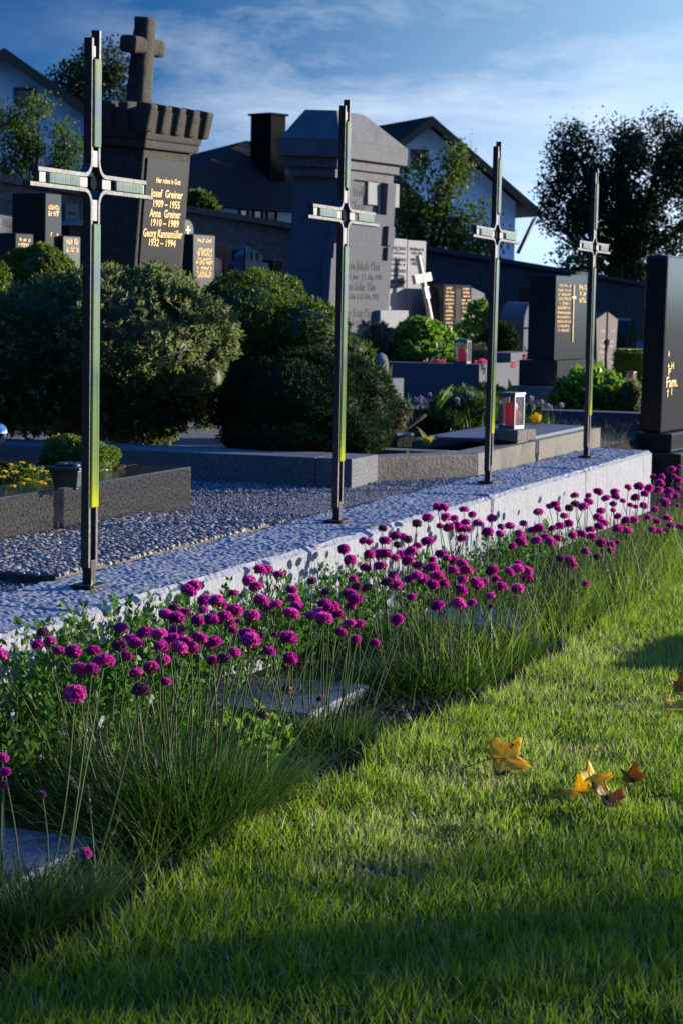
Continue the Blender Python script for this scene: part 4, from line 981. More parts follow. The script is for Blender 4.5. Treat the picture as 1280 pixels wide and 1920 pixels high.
# bronze grave light on the dark border
g = G(133, 916, .401); r_ = tag(empty('bronze_grave_light', g, YAW), 'small square bronze grave light with a petal shaped lid on the dark border', 'lantern')
b = MB(); b.add([(-.036, -.036, 0.006), (.036, -.036, .006), (.036, .036, .006), (-.036, .036, .006), (-.046, -.046, .055), (.046, -.046, .055), (.046, .046, .055), (-.046, .046, .055)], [(0, 3, 2, 1), (4, 5, 6, 7), (0, 1, 5, 4), (1, 2, 6, 5), (2, 3, 7, 6), (3, 0, 4, 7)])
for sx in (-1, 1):
    for sy in (-1, 1): b.box(sx * .03 - .007, sx * .03 + .007, sy * .03 - .007, sy * .03 + .007, 0, .006)
b.build('bowl', M['bronze'], r_, .003)
MB().box(-.055, .055, -.055, .055, .0555, .064).build('lid', M['bronze'], r_, .003)
b = MB()
for k in range(4):
    t = k * math.pi / 2 + .78; b.lathe([(.020, .0645), (.019, .071), (.010, .075), (.003, .073)], 10, .026 * math.cos(t), .026 * math.sin(t))
b.build('lid_petals', M['bronze'], r_)
# polished ball at the left edge
q = P(-4, 812, 7.0); r_ = tag(empty('steel_ball', (q[0], q[1], .36)), 'mirror polished steel ball at the left edge of the picture', 'garden ball')
zz = float(q[2]) - .36; n = 32; V = []
for j in range(19):
    ph = math.pi * j / 18
    for i in range(n): V.append((.034 * math.cos(2 * math.pi * i / n) * math.sin(ph), .034 * math.sin(2 * math.pi * i / n) * math.sin(ph), zz - .034 * math.cos(ph)))
MB().add(V, [(j * n + i, j * n + (i + 1) % n, (j + 1) * n + (i + 1) % n, (j + 1) * n + i) for j in range(18) for i in range(n)], True).build('ball', M['chrome'], r_)
MB().tube([(0, 0, -.02), (0, 0, zz - .03)], .005).build('rod', M['steel'], r_)

# ================================================================== cemetery wall and houses
def long_wall():
    A = P(-160, 316, 18.5); B = P(1340, 557, 50)
    root = tag(empty('cemetery_wall', (A[0], A[1], 0)), 'long dark concrete cemetery wall behind the gravestones', 'wall')
    d = np.array([B[0] - A[0], B[1] - A[1]]); Lw_ = np.linalg.norm(d); d /= Lw_; n = np.array([-d[1], d[0]])
    V = []; m_ = 24
    for i in range(m_ + 1):
        t = i / m_; # perspective-true straight top edge
        x, y = A[0] + d[0] * Lw_ * t, A[1] + d[1] * Lw_ * t; z = A[2] + (B[2] - A[2]) * t
        V += [(x - A[0], y - A[1], -.1), (x - A[0], y - A[1], z), (x + n[0] * .3 - A[0], y + n[1] * .3 - A[1], z), (x + n[0] * .3 - A[0], y + n[1] * .3 - A[1], -.1)]
    Fs = [(4 * i + k, 4 * i + k + 1, 4 * i + k + 5, 4 * i + k + 4) for i in range(m_) for k in range(3)]
    MB().add(V, Fs + [(0, 3, 2, 1), (4 * m_, 4 * m_ + 1, 4 * m_ + 2, 4 * m_ + 3)]).build('wall_face', M['wall_concrete'], root)
    V = []
    for i in range(m_ + 1):
        t = i / m_; x, y = A[0] + d[0] * Lw_ * t, A[1] + d[1] * Lw_ * t; z = A[2] + (B[2] - A[2]) * t + .001
        V += [(x - n[0] * .05 - A[0], y - n[1] * .05 - A[1], z), (x - n[0] * .05 - A[0], y - n[1] * .05 - A[1], z + .07), (x + n[0] * .35 - A[0], y + n[1] * .35 - A[1], z + .07), (x + n[0] * .35 - A[0], y + n[1] * .35 - A[1], z)]
    Fs = [(4 * i + k, 4 * i + (k + 1) % 4, 4 * (i + 1) + (k + 1) % 4, 4 * (i + 1) + k) for i in range(m_) for k in range(4)]
    MB().add(V, Fs + [(0, 3, 2, 1), (4 * m_, 4 * m_ + 1, 4 * m_ + 2, 4 * m_ + 3)]).build('coping', M['wall_concrete'], root)
long_wall()
def house(name, label, apex, Y, phi, half, drop, length, over=.9, verge=.7, windows=(), brace=False, wall_m='plaster', chimney=None, back=None):
    """gabled house, gable end towards the camera; apex = pixel of the ridge end"""
    q = P(apex[0], apex[1], Y); root = tag(empty(name, (q[0], q[1], 0), phi), label, 'house')
    H = float(q[2]) - .25; e = H - drop * half
    # local: x across the gable, y along the ridge away from the camera
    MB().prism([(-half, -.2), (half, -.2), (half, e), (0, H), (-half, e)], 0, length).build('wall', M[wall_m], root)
    sl = drop
    for sgn in (-1, 1):
        V = [(0, -verge, H + .06), (sgn * (half + over), -verge, e - over * sl + .06), (sgn * (half + over), length + verge, e - over * sl + .06), (0, length + verge, H + .06)]
        V2 = [(x, y, z + .26) for x, y, z in V]
        rf = MB().add(V + V2, [(0, 1, 2, 3), (7, 6, 5, 4), (0, 4, 5, 1), (1, 5, 6, 2), (2, 6, 7, 3), (3, 7, 4, 0)]).build('roof', M['roof'], root)
    for (x0, x1, z0, z1) in windows:
        fr = MB(); t_ = .09
        fr.box(x0, x1, -.05, .0, z0, z0 + t_); fr.box(x0, x1, -.05, 0, z1 - t_, z1); fr.box(x0, x0 + t_, -.05, 0, z0 + t_, z1 - t_); fr.box(x1 - t_, x1, -.05, 0, z0 + t_, z1 - t_); fr.box((x0 + x1) / 2 - .03, (x0 + x1) / 2 + .03, -.045, 0, z0 + t_, z1 - t_)
        f = fr.build('window', M['dark_wood'], root); MB().box(x0 + t_, x1 - t_, -.02, -.001, z0 + t_, z1 - t_).build('pane', M['window_glass'], f)
    if brace:
        MB().tube([(half + .02, -.3, e - 2.4), (half + over * .8, -.4, e - over * sl - .05)], .09, 5).build('eave_brace', M['dark_wood'], root)
    # barge boards on the gable
    for sgn in (-1, 1):
        V = [(0, -verge - .03, H - .12), (sgn * (half + over), -verge - .03, e - over * sl - .12), (sgn * (half + over), -verge - .03, e - over * sl + .3), (0, -verge - .03, H + .3)]
        V2 = [(x, y + .028, z) for x, y, z in V]; MB().add(V + V2, [(0, 1, 2, 3), (7, 6, 5, 4), (0, 4, 5, 1), (1, 5, 6, 2), (2, 6, 7, 3), (3, 7, 4, 0)]).build('barge_board', M['dark_wood'], root)
    return root, H, e
# right house
rr_, H, e = house('gabled_house', 'white gabled house with dark tiled roof right of the capped monument', (797, 222), 100, D2R(22), 4.75, .72, 11, 1.0, .8, [], True)
def facade_window(root, pxs, Y0, H, phi, p_apex, apex_px):
    p0 = np.array([root.location[0], root.location[1], 0.0])
    x0, qa = onplane(pxs[0], pxs[2], p0, phi); x1, qb = onplane(pxs[1], pxs[3], p0, phi)
    z1, z0 = float(qa[2]), float(qb[2]); fr = MB(); t_ = .10
    fr.box(x0, x1, -.06, .0, z0, z0 + t_); fr.box(x0, x1, -.06, 0, z1 - t_, z1); fr.box(x0, x0 + t_, -.06, 0, z0 + t_, z1 - t_); fr.box(x1 - t_, x1, -.06, 0, z0 + t_, z1 - t_)
    f = fr.build('window', M['dark_wood'], root); MB().box(x0 + t_, x1 - t_, -.02, -.001, z0 + t_, z1 - t_).build('pane', M['window_glass'], f)
facade_window(rr_, (770, 801, 279, 318), 100, H, D2R(22), None, None)
# left house
rl, H, e = house('gabled_house', 'white gabled house with overhanging dark roof behind trees at the far left', (6, 96), 80, D2R(12), 4.6, .66, 10, .9, .7)
facade_window(rl, (26, 68, 163, 200), 80, H, D2R(12), None, None)
# centre house: broad roof slope, low white wall with three windows, boxed chimney
Ym = 62; qa = P(240, 377, Ym); qb = P(560, 393, Ym + 5.3)
ce = tag(empty('low_house', (qa[0], qa[1], 0), math.atan2(qb[1] - qa[1], qb[0] - qa[0])), 'low house with a broad dark roof and three small windows behind the cemetery wall', 'house')
ze = float(qa[2]); Lh = float(np.hypot(qb[0] - qa[0], qb[1] - qa[1])) + 7; zr = float(P(478, 262, Ym + 7.5)[2])
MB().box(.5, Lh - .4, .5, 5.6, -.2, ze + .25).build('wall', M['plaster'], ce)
V = [(0, -.2, ze), (Lh, -.2, ze), (Lh, 4, zr), (1.9, 4, zr), (0, 8.2, ze)]
b = MB(); b.add([(0, -.2, ze), (Lh, -.2, ze), (Lh, 6.2, ze), (0, 6.2, ze), (7.8, 3, zr), (Lh, 3, zr)], [(0, 1, 5, 4), (1, 2, 5), (2, 3, 4, 5), (3, 0, 4), (3, 2, 1, 0)]); b.build('roof', M['roof'], ce)
cq = P(505, 240, Ym + 6.5); lc = ce.matrix_world.inverted() if False else None
bpy.context.view_layer.update()
lp = ce.matrix_world.inverted() @ Vector((cq[0], cq[1], float(P(505, 217, Ym + 6.5)[2])))
cw_ = 40 * (Ym + 6.5) / 4000 / 2
b = MB().box(lp.x - cw_, lp.x + cw_, lp.y - .4, lp.y + .5, ze + .5, lp.z)
ch = b.build('chimney', M['black_steel'], ce, .02); MB().box(lp.x - cw_ - .06, lp.x + cw_ + .06, lp.y - .46, lp.y + .56, lp.z + .001, lp.z + .07).build('chimney_cap', M['black_steel'], ch)
for x0, x1, y0, y1 in ((447, 464, 388, 414), (473, 491, 390, 416), (498, 517, 392, 419)):
    p0 = np.array([qa[0], qa[1], 0.0]); ph = math.atan2(qb[1] - qa[1], qb[0] - qa[0]); nrm = np.array([-math.sin(ph), math.cos(ph), 0]) * .5
    a_, q1 = onplane(x0, y0, p0 + nrm, ph); b_, q2 = onplane(x1, y1, p0 + nrm, ph)
    f = MB(); f.box(a_, b_, .42, .499, q2[2], q2[2] + .06); f.box(a_, b_, .42, .499, q1[2] - .06, q1[2]); f.box(a_, a_ + .06, .42, .499, q2[2] + .06, q1[2] - .06); f.box(b_ - .06, b_, .42, .499, q2[2] + .06, q1[2] - .06)
    fo = f.build('window', M['dark_wood'], ce); MB().box(a_ + .06, b_ - .06, .46, .497, q2[2] + .06, q1[2] - .06).build('pane', M['window_glass'], fo)
# ================================================================== shrubs
def pb(px, py, Y, rx, rz, ry=None):
    q = P(px, py, Y); k = Y / 4000.0
    return (q[0], q[1], q[2], rx * k, (ry if ry is not None else rx) * k, rz * k)
YB = 8.75
shrub('broadleaf_shrub', 'big rounded shrub with pale edged leathery leaves, in front of the old monument', 'shrub',
      [pb(230, 660, YB, 190, 150), pb(340, 640, YB + .02, 95, 110), pb(290, 570, YB + .1, 100, 72), pb(110, 640, YB + .1, 150, 120), pb(20, 690, YB, 120, 120), pb(200, 565, YB + .15, 110, 60), pb(375, 720, YB + .05, 55, 75), pb(250, 745, YB, 150, 85), pb(80, 745, YB, 130, 75), pb(395, 655, YB + .1, 50, 60)],
      5200, .030, .0095, M['pieris'], .3, .62, 9, inner=.8, cores=.82, rough=.055)
shrub('dark_shrub', 'dark green small leaved shrub rising behind the low conifer cushion', 'shrub',
      [pb(460, 620, 10.3, 110, 105), pb(560, 640, 10.3, 110, 85), pb(430, 570, 10.4, 65, 55), pb(640, 665, 10.3, 62, 52), pb(500, 570, 10.5, 80, 45), pb(590, 610, 10.4, 60, 42)],
      5200, .020, .008, M['thuja'], .4, .7, 6, inner=.8, cores=.82, rough=.05)
shrub('conifer_cushion', 'low dome of dark conifer in front, overhanging its granite border', 'shrub',
      [pb(560, 760, 8.55, 140, 92), pb(660, 760, 8.6, 78, 86), pb(470, 765, 8.55, 70, 80), pb(600, 705, 8.65, 95, 52), pb(540, 820, 8.4, 120, 36), pb(650, 815, 8.4, 85, 36)],
      7000, .020, .0045, M['conifer'], .2, .5, 7, inner=.85, cores=.9)
shrub('box_ball', 'clipped bright green box ball at the far left below the gold lettered stones', 'shrub', [pb(75, 525, 11.5, 66, 66), pb(20, 530, 11.6, 45, 48)], 3600, .020, .009, M['box'], .4, .7, 5, inner=.86, cores=.9)
shrub('dark_bush', 'dark leafy bush at the left edge below the box ball', 'shrub', [pb(-12, 560, 10.6, 42, 60), pb(25, 580, 10.5, 40, 40)], 1500, .024, .011, M['thuja'], .3, .7, 5)
shrub('box_ball', 'small round box bush inside the dark polished grave border', 'shrub', [pb(152, 862, 6.75, 72, 48), pb(152, 884, 6.75, 70, 40)], 4200, .011, .0055, M['box'], .4, .7, 5, inner=.86, cores=.92)
# plants around the right hand graves
shrub('rose_bush', 'fresh green leafy bush in front of the twin slab and wooden cross', 'shrub', [pb(800, 642, 16.2, 62, 36), pb(755, 652, 16.1, 44, 30), pb(838, 656, 16.2, 40, 28), pb(790, 672, 16.1, 80, 22), pb(770, 622, 16.2, 22, 14), pb(825, 618, 16.2, 20, 14)], 1500, .055, .030, M['bright_leaf'], .4, .9, 4, cores=.6, rough=.10)
shrub('yellow_bush', 'small bush with yellow and reddish leaves at the foot of the capped monument', 'shrub', [pb(712, 645, 16, 28, 32), pb(735, 655, 16, 18, 20)], 420, .05, .03, M['heather'], .4, .8, 3, cores=.6)
shrub('heath_mound', 'low dull olive mound of heath behind the blue grey border', 'shrub', [pb(742, 668, 16.3, 38, 22), pb(815, 676, 16.2, 45, 18), pb(900, 668, 16.6, 32, 24)], 1300, .03, .008, M['heather'], .5, .5, 4, cores=.8)
shrub('light_rose', 'pale green loose rose bush in front of the dark twin gravestone', 'shrub', [pb(892, 605, 17.3, 20, 42), pb(885, 640, 17.3, 42, 25), pb(905, 580, 17.3, 12, 18)], 420, .05, .03, M['bright_leaf'], .4, .9, 3, cores=.25, rough=.10)
shrub('grey_shrub', 'dark grey green needled shrub left of the quarter-round stone', 'shrub', [pb(942, 640, 16.9, 32, 34), pb(925, 650, 17, 26, 26)], 1100, .035, .008, M['conifer'], .6, .5, 6, cores=.7)
shrub('glossy_plant', 'bushy plant with broad glossy leaves behind the farthest cross', 'plant', [pb(1110, 745, 12.9, 62, 44), pb(1150, 750, 12.9, 40, 34), pb(1075, 748, 12.8, 34, 36), pb(1120, 725, 13, 48, 26)], 720, .062, .05, M['ivy'], .5, .8, 2, cores=.72)
shrub('grey_leaf_plant', 'small grey green feathery plant between the glossy plant and the corner gravestone', 'plant', [pb(1186, 745, 12.7, 26, 34)], 900, .028, .006, M['pieris'], .5, .6, 4)
def hedge_block():
    q = P(1188, 690, 17.2); r_ = tag(empty('box_hedge', (q[0], q[1], .08), D2R(62)), 'small clipped box hedge block in front of the stone with rounded shoulders', 'hedge')
    h_ = float(P(1188, 658, 17.2)[2]) - .08; n = 5000; p = rng.uniform(-1, 1, (n, 3)); ax = rng.integers(0, 3, n); sg = rng.choice([-1, 1], n)
    p[np.arange(n), ax] = sg; nn = np.zeros((n, 3)); nn[np.arange(n), ax] = sg
    p = p * np.array([.13, .13, h_ / 2]) + np.array([0, 0, h_ / 2])
    V, Fq, R_ = leaves(p, nn + np.array([0, 0, .4]) + rng.normal(size=p.shape) * .7, .022, .011)
    b = np.array([(x, y, z) for z in (0, h_ * .97) for y in (-.125, .125) for x in (-.125, .125)]); f = np.array([(0, 1, 3, 2), (4, 5, 7, 6), (0, 1, 5, 4), (2, 3, 7, 6), (0, 2, 6, 4), (1, 3, 7, 5)])
    V, Fq, R_ = merge([(V, Fq, R_), (b, f, np.full(8, .2))]); link('foliage', np_mesh('foliage', V, Fq, M['box'], R_), r_)
hedge_block()
shrub('wall_shrub', 'sunlit yellow green shrub by the low house above the cemetery wall', 'shrub', [pb(372, 383, 40, 26, 20), pb(395, 392, 40, 14, 10)], 500, .13, .07, M['tree_green'], .4, .8, 3, cores=.5)

# ================================================================== trees
def tree(name, label, blobs, Y, n, leaf, mat, foot_px, trunk=.14, gap=.0, limbs=7, group=None, cores=0, sparse=None):
    B = [pb(*b) for b in blobs]; f = P(foot_px[0], foot_px[1], Y); foot = np.array([f[0], f[1], 0.0])
    root = tag(empty(name, foot), label, 'tree', group)
    bl = np.array([tuple(np.array(b[:3]) - foot) + tuple(b[3:]) for b in B])
    r = np.random.default_rng(int(foot_px[0]) + 31)
    # clumps spread through the volume of the crown, leaves round each clump
    vol = bl[:, 3] * bl[:, 4] * bl[:, 5]; k = r.choice(len(bl), n // 16, p=(vol ** .75) / (vol ** .75).sum())
    d = sphere_dirs(len(k), r); c = bl[k, :3] + d * bl[k, 3:] * (r.uniform(.15, 1.0, len(k)) ** .5)[:, None] * r.uniform(.9, 1.08, len(k))[:, None]
    if gap: 
        keep = np.array([mnoise.noise(Vector(q * (1.6 / max(.3, leaf * 9)))) for q in c]) > -gap; c = c[keep]
    m_ = len(c); per = 16
    pts = np.repeat(c, per, 0) + r.normal(size=(m_ * per, 3)) * leaf * 1.35
    V, Fq, R_ = leaves(pts, r.normal(size=pts.shape) + np.array([0, 0, -.25]), leaf * r.uniform(.65, 1.25, len(pts)), leaf * .62, np.clip(np.repeat(r.random(m_), per) * .6 + r.random(len(pts)) * .4, 0, 1), .15, r)
    link('crown', np_mesh('crown', V, Fq, mat, R_), root)
    mb = MB(); top = bl[:, :3].mean(0); zt_ = bl[:, 2].max()
    mb.tube([(0, 0, -.2), (trunk * .4, 0, top[2] * .35), (top[0] * .5, top[1] * .5, top[2] * .75), (top[0] * .9, top[1] * .9, top[2] + (zt_ - top[2]) * .5)], [trunk, trunk * .8, trunk * .55, trunk * .2], 8)
    for i in range(limbs):
        b = bl[i % len(bl)]; e = b[:3] + r.uniform(-.4, .4, 3) * b[3:]; s = np.array([top[0] * .3, top[1] * .3, top[2] * r.uniform(.35, .65)])
        mid = (s + e) / 2 + r.uniform(-.1, .1, 3) * b[3:] + np.array([0, 0, -.06 * b[5]])
        mb.tube([s, mid, e], [trunk * .42, trunk * .25, trunk * .06], 6)
        for j in range(3):
            e2 = e + r.uniform(-.7, .7, 3) * b[3:]; mb.tube([mid, (mid + e2) / 2 + r.uniform(-.06, .06, 3) * b[3:], e2], [trunk * .16, trunk * .1, trunk * .03], 5)
    mb.build('trunk', M['bark'], root)
    return root
tree('deciduous_tree', 'large dark spreading tree over the cemetery wall at the right', [(1200, 330, 55, 120, 90), (1090, 330, 55, 75, 85), (1070, 270, 55, 42, 48), (1240, 270, 55, 70, 60), (1280, 380, 55, 110, 110), (1130, 430, 55, 100, 75), (1220, 470, 55, 110, 75), (1050, 400, 55, 45, 45), (1150, 510, 55, 90, 45), (1035, 340, 55, 30, 50), (1160, 285, 55, 55, 65), (1150, 400, 55, 90, 80), (1330, 300, 55, 80, 90)], 55, 64000, .10, M['tree_dark'], (1190, 560), .32, .12, 11)
tree('garden_tree', 'green tree with a curving branch in front of the right gabled house', [(835, 320, 48, 48, 46), (760, 325, 48, 28, 24), (865, 290, 48, 18, 24), (800, 430, 48, 72, 50), (765, 390, 48, 30, 40), (860, 400, 48, 30, 32), (905, 410, 48, 24, 36), (880, 460, 48, 70, 36), (755, 450, 48, 46, 46), (825, 370, 48, 26, 20)], 48, 11500, .10, M['tree_green'], (795, 520), .12, .18, 10)
tree('young_tree', 'thin young tree tip showing over the dark wall beside the farthest cross', [(1068, 502, 42, 18, 15), (1092, 508, 42, 22, 14), (1060, 490, 42, 9, 9)], 42, 800, .10, M['tree_green'], (1075, 530), .04, .1, 4)
tree('garden_tree', 'bushy sunlit tree with thin twigs in front of the left gabled house', [(55, 235, 50, 60, 48), (20, 270, 50, 60, 60), (95, 290, 50, 62, 45), (135, 275, 50, 30, 30), (120, 240, 50, 24, 14), (70, 200, 50, 36, 22), (45, 320, 50, 80, 36), (150, 310, 50, 40, 36), (-20, 240, 50, 40, 60)], 50, 9000, .095, M['tree_green'], (60, 380), .12, .16, 9)
tree('deciduous_tree', 'dark tree behind the old monument and the nearest cross', [(200, 120, 95, 48, 48), (150, 150, 95, 52, 40), (225, 165, 95, 40, 46), (110, 140, 95, 24, 16), (180, 200, 95, 75, 40)], 95, 9000, .19, M['tree_dark'], (180, 330), .25, .12, 6)
# the tree beyond the picture whose shade lies over the near lawn
def off_tree():
    root = tag(empty('lawn_tree', (12.0, 7.72, 0)), 'loose crowned tree standing on the lawn to the right outside the picture', 'tree')
    r = np.random.default_rng(2); along_s = np.array([math.sin(SUN_AZ), math.cos(SUN_AZ), 0]); across = np.array([math.cos(SUN_AZ), -math.sin(SUN_AZ), 0])
    n = 200; c = np.stack([r.uniform(-1.6, 1.6, n), r.uniform(-.68, .95, n), r.uniform(1.2, 3.4, n)], 1)
    c = c[:, :1] * along_s + c[:, 1:2] * across + np.stack([0 * c[:, 2], 0 * c[:, 2], c[:, 2]], 1)
    per = 16; pts = np.repeat(c, per, 0) + r.normal(size=(n * per, 3)) * .09
    V, Fq, R_ = leaves(pts, r.normal(size=pts.shape), .075, .05, None, .15, r)
    link('crown', np_mesh('crown', V, Fq, M['tree_green'], R_), root)
    mb = MB(); mb.tube([(0, 0, -.1), (.03, .02, 2.4), (0, .05, 4.6)], [.10, .07, .02], 8)
    for i in range(12):
        e = c[i * 9]; mb.tube([(0, 0, 1.6 + .2 * i), e * .5 + np.array([0, 0, 1]), e], [.03, .02, .006], 5)
    mb.build('trunk', M['bark'], root)
off_tree()
def yew(label, foot, h, rad, seed):
    root = tag(empty('shade_yew', (foot[0], foot[1], 0)), label, 'tree'); r = np.random.default_rng(seed)
    bl = [(r.uniform(-.3, .3) * rad, r.uniform(-.3, .3) * rad, h * z, rad * s, rad * s, h * .22) for z, s in ((.28, .95), (.5, 1.0), (.7, .75), (.86, .45))]
    p, nn = blob_points(bl, 3800, .8, r); V, Fq, R_ = merge([leaves(p, nn + r.normal(size=p.shape) * .6, .42, .20, None, .2, r), core(bl, .88)])
    link('crown', np_mesh('crown', V, Fq, M['conifer'], R_), root); MB().tube([(0, 0, -.1), (.05, 0, h * .4)], [.28, .2], 8).build('trunk', M['bark'], root)
yew('broad dark yew behind the photographer, farthest to the left', (-9, -4.5), 9, 3.4, 1)  # unseen yews added behind and to the left to cut the sky light
yew('tall dark yew behind the photographer, in the middle of the three', (-3.5, -8.5), 10, 3.8, 2)
yew('dark yew behind the photographer, at the right end of the row', (3.5, -9), 9, 3.6, 3)
yew('big dark yew far out to the left of the graves', (-11, 3.5), 10, 3.8, 4)
yew('dark yew far out to the left, beyond the gravel path', (-12, 11), 10, 3.6, 5)
yew('very tall dark yew beyond the right edge, shading the low house', (21, 74), 13, 6, 6)  # unseen tall yews added to keep the sun off the low house
yew('very tall dark yew beyond the right edge, farther than the other tall one', (26, 82), 13, 6, 7)

for i, (x, y) in enumerate([(7.2, 25.5), (8.6, 29.5), (10, 34), (11.8, 39), (13.5, 45), (15.5, 52)]):  # unseen yew row added to throw shade on the cemetery wall
    yew(['dense dark yew by the cemetery wall, first in the row beyond the right edge', 'dense dark yew by the cemetery wall, second in the row beyond the right edge', 'dense dark yew by the cemetery wall, third in the row beyond the right edge', 'dense dark yew by the cemetery wall, fourth in the row beyond the right edge', 'dense dark yew by the cemetery wall, fifth in the row beyond the right edge', 'dense dark yew by the cemetery wall, last in the row beyond the right edge'][i], (x, y), 5.5, 2.5, 10 + i)

# ================================================================== thrift: clumps, each stalk with its head
HEADS = "81,1186 70,1210 93,1203 110,1221 137,1222 175,1220 195,1240 151,1256 172,1255 140,1301 226,1177 224,1210 236,1231 255,1207 246,1200 272,1187 299,1190 299,1212 283,1252 311,1278 255,1262 264,1294 306,1237 311,1152 0,1227 354,1107 365,1098 384,1126 406,1127 417,1133 437,1112 382,1144 397,1162 371,1164 420,1158 349,1147 314,1153 327,1141 331,1159 329,1184 324,1199 305,1211 359,1217 337,1216 346,1205 375,1196 400,1205 400,1239 421,1235 439,1224 437,1182 440,1145 430,1165 447,1165 465,1191 470,1201 472,1155 480,1100 467,1089 490,1126 499,1137 517,1134 488,1069 500,1068 522,1077 547,1106 550,1122 557,1137 546,1151 541,1197 506,1221 544,1236 539,1291 495,1339 515,1190 491,1191 600,1311 585,1090 609,1111 582,1154 597,1147 610,1135 607,1160 617,1140 626,1137 605,1149 634,1152 585,1154 662,1086 669,1100 687,1102 655,1114 666,1124 657,1137 655,1169 672,1171 639,1186 667,1199 702,1205 745,1162 741,1097 771,1120 820,1136 825,1151 811,1096 820,1081 830,1092 847,1069 867,1087 865,1106 860,1132 885,1131 875,1069 866,1057 894,1094 810,1050 810,1065 837,1047 850,1050 827,1039 782,1060 765,1052 770,1035 782,1024 801,1015 741,1046 752,1040 722,1039 711,1039 712,1061 692,1040 685,1065 656,1050 644,1030 682,1014 692,1016 717,991 721,1014 742,1005 756,1007 765,1012 745,1022 736,1080 726,1092 767,1085 781,1080 792,1086 820,951 832,951 801,971 781,982 869,955 885,965 835,970 851,972 824,986 841,989 855,985 872,980 864,992 876,992 895,981 865,1009 922,972 981,982 939,988 955,986 914,998 937,1001 975,1002 997,994 1010,991 960,1024 976,1016 1005,1014 1021,1007 1032,1016 1044,1009 1035,991 1049,986 1065,982 1057,967 1009,960 1029,949 1040,946 1045,954 1077,929 1103,929 1078,945 1093,950 1103,940 1067,953 1090,1001 1106,993 1108,1006 1073,1004 1122,987 1121,971 1132,980 1126,958 1126,1018 1145,1021 1158,1017 1145,1032 1157,991 1175,994 1096,1034 1050,1047 1067,1049 1072,1058 1097,1095 1119,1044 971,1057 955,1072 970,1068 988,1071 989,1086 970,1104 939,1101 922,1070 907,1091 929,1086 919,1118 920,1137 1121,922 1135,934 1152,922 1153,931 1177,914 1197,912 1208,926 1216,916 1191,933 1167,939 1149,945 1149,957 1158,968 1173,976 1188,975 1181,947 1191,950 1206,948 1214,970 1231,978 1222,993 1234,996 1249,994 1257,985 1275,988 1250,971 1227,955 1234,919 1224,894 1240,894 1237,906 1253,921 1258,880 1263,893 1270,901 1272,916 1274,876 1247,943 1242,938 1267,930 1270,948 1253,930 5,1422 10,1448 6,1473 80,1490 160,1600"
heads = [tuple(map(float, t.split(','))) for t in HEADS.split()]
CEN = [(2.76, -1.49), (3.64, -1.60), (3.78, -1.83), (4.22, -1.60), (4.27, -1.87), (4.62, -1.80), (4.97, -1.59), (5.36, -1.55), (5.56, -1.87), (6.13, -1.53), (6.29, -1.84), (6.70, -1.56), (7.42, -1.64), (8.40, -1.71)]
CLAB = ['thrift clump at the lower left corner on the granite plate with few flowers and buds',
    'nearest full thrift clump with long bare stalks over the dark soil at the left',
    'thrift clump at the left edge, heads before the leafy ground cover',
    'thrift clump with scattered heads right of the second granite plate',
    'dense thrift clump crowding against the wall just right of the nearest cross foot',
    'thrift clump behind the second granite plate, heads against the wall face',
    'thrift clump with sunlit grass at its right, below the second cross',
    'thrift clump in front of the third granite plate with short stalks',
    'dense thrift clump against the wall just right of the second cross',
    'thrift clump among long grass right of the third granite plate',
    'thrift clump against the wall below the third cross',
    'thrift clump in the far right bed, its front edge in long yellow grass',
    'wide far thrift clump along the end of the wall below the farthest cross',
    'farthest thrift clump at the right edge below the corner gravestone']
def head_mesh(seed, mat, petals=150, flat=.72):
    r = np.random.default_rng(seed); d = sphere_dirs(petals * 2, r); d = d[d[:, 2] > -.35][:petals]
    lump = 1 + .10 * np.array([mnoise.noise(Vector(q * 3.1 + seed)) for q in d])
    c = d * np.array([.0125, .0125, .0125 * flat]) * lump[:, None] * r.uniform(.72, 1.0, len(d))[:, None]
    pts = np.repeat(c, 3, 0); dirs = np.repeat(d, 3, 0) * .8 + r.normal(size=(len(pts), 3)) * .75
    V, Fq, R_ = leaves(pts, dirs, .0066 * r.uniform(.8, 1.2, len(pts)), .0052, np.clip(np.repeat(r.random(len(c)), 3) * .7 + r.random(len(pts)) * .3, 0, 1), .3, r)
    cv, cf, cr_ = core([(0, 0, 0, .0122, .0122, .0122 * flat)], .95)
    V, Fq, R_ = merge([(V, Fq, R_), (cv, cf, np.full(len(cv), .25))])
    # papery collar under the head
    nb = 26; t = r.uniform(0, 6.28, nb); pc = np.stack([np.cos(t) * .007, np.sin(t) * .007, np.full(nb, -.0075)], 1)
    v2, f2, r2 = leaves(pc, np.stack([np.cos(t), np.sin(t), r.uniform(-.7, .2, nb)], 1), .0065, .005, None, .1, r)
    n0 = len(Fq); V, Fq, R_ = merge([(V, Fq, R_), (v2, f2, r2)])
    me = np_mesh('flower_head', V, Fq, mat, R_); me.materials.append(M['calyx'])
    mi = np.zeros(len(Fq), np.int32); mi[n0:] = 1; me.polygons.foreach_set('material_index', mi); return me
HM = [head_mesh(s, M['petal']) for s in range(6)]
HD = head_mesh(9, M['petal_dull'], 90, .9); HDRY = head_mesh(10, M['dry_head'], 80, .8)
SPECIAL = {(264, 1294): 'dull', (421, 1235): 'dull', (669, 1100): 'dull', (825, 1151): 'bud', (447, 1165): 'bud', (515, 1190): 'bud', (491, 1191): 'bud', (539, 1291): 'dry', (495, 1339): 'dry', (600, 1311): 'bud', (6, 1473): 'bud', (80, 1490): 'bud', (160, 1600): 'small', (10, 1448): 'small', (5, 1422): 'small', (920, 1137): 'bud', (885, 1131): 'small', (667, 1199): 'small', (702, 1205): 'small', (639, 1186): 'small', (420, 1158): 'n', (417, 1133): 'small', (110, 1221): 'small', (255, 1262): 'small', (1119, 1044): 'dull'}
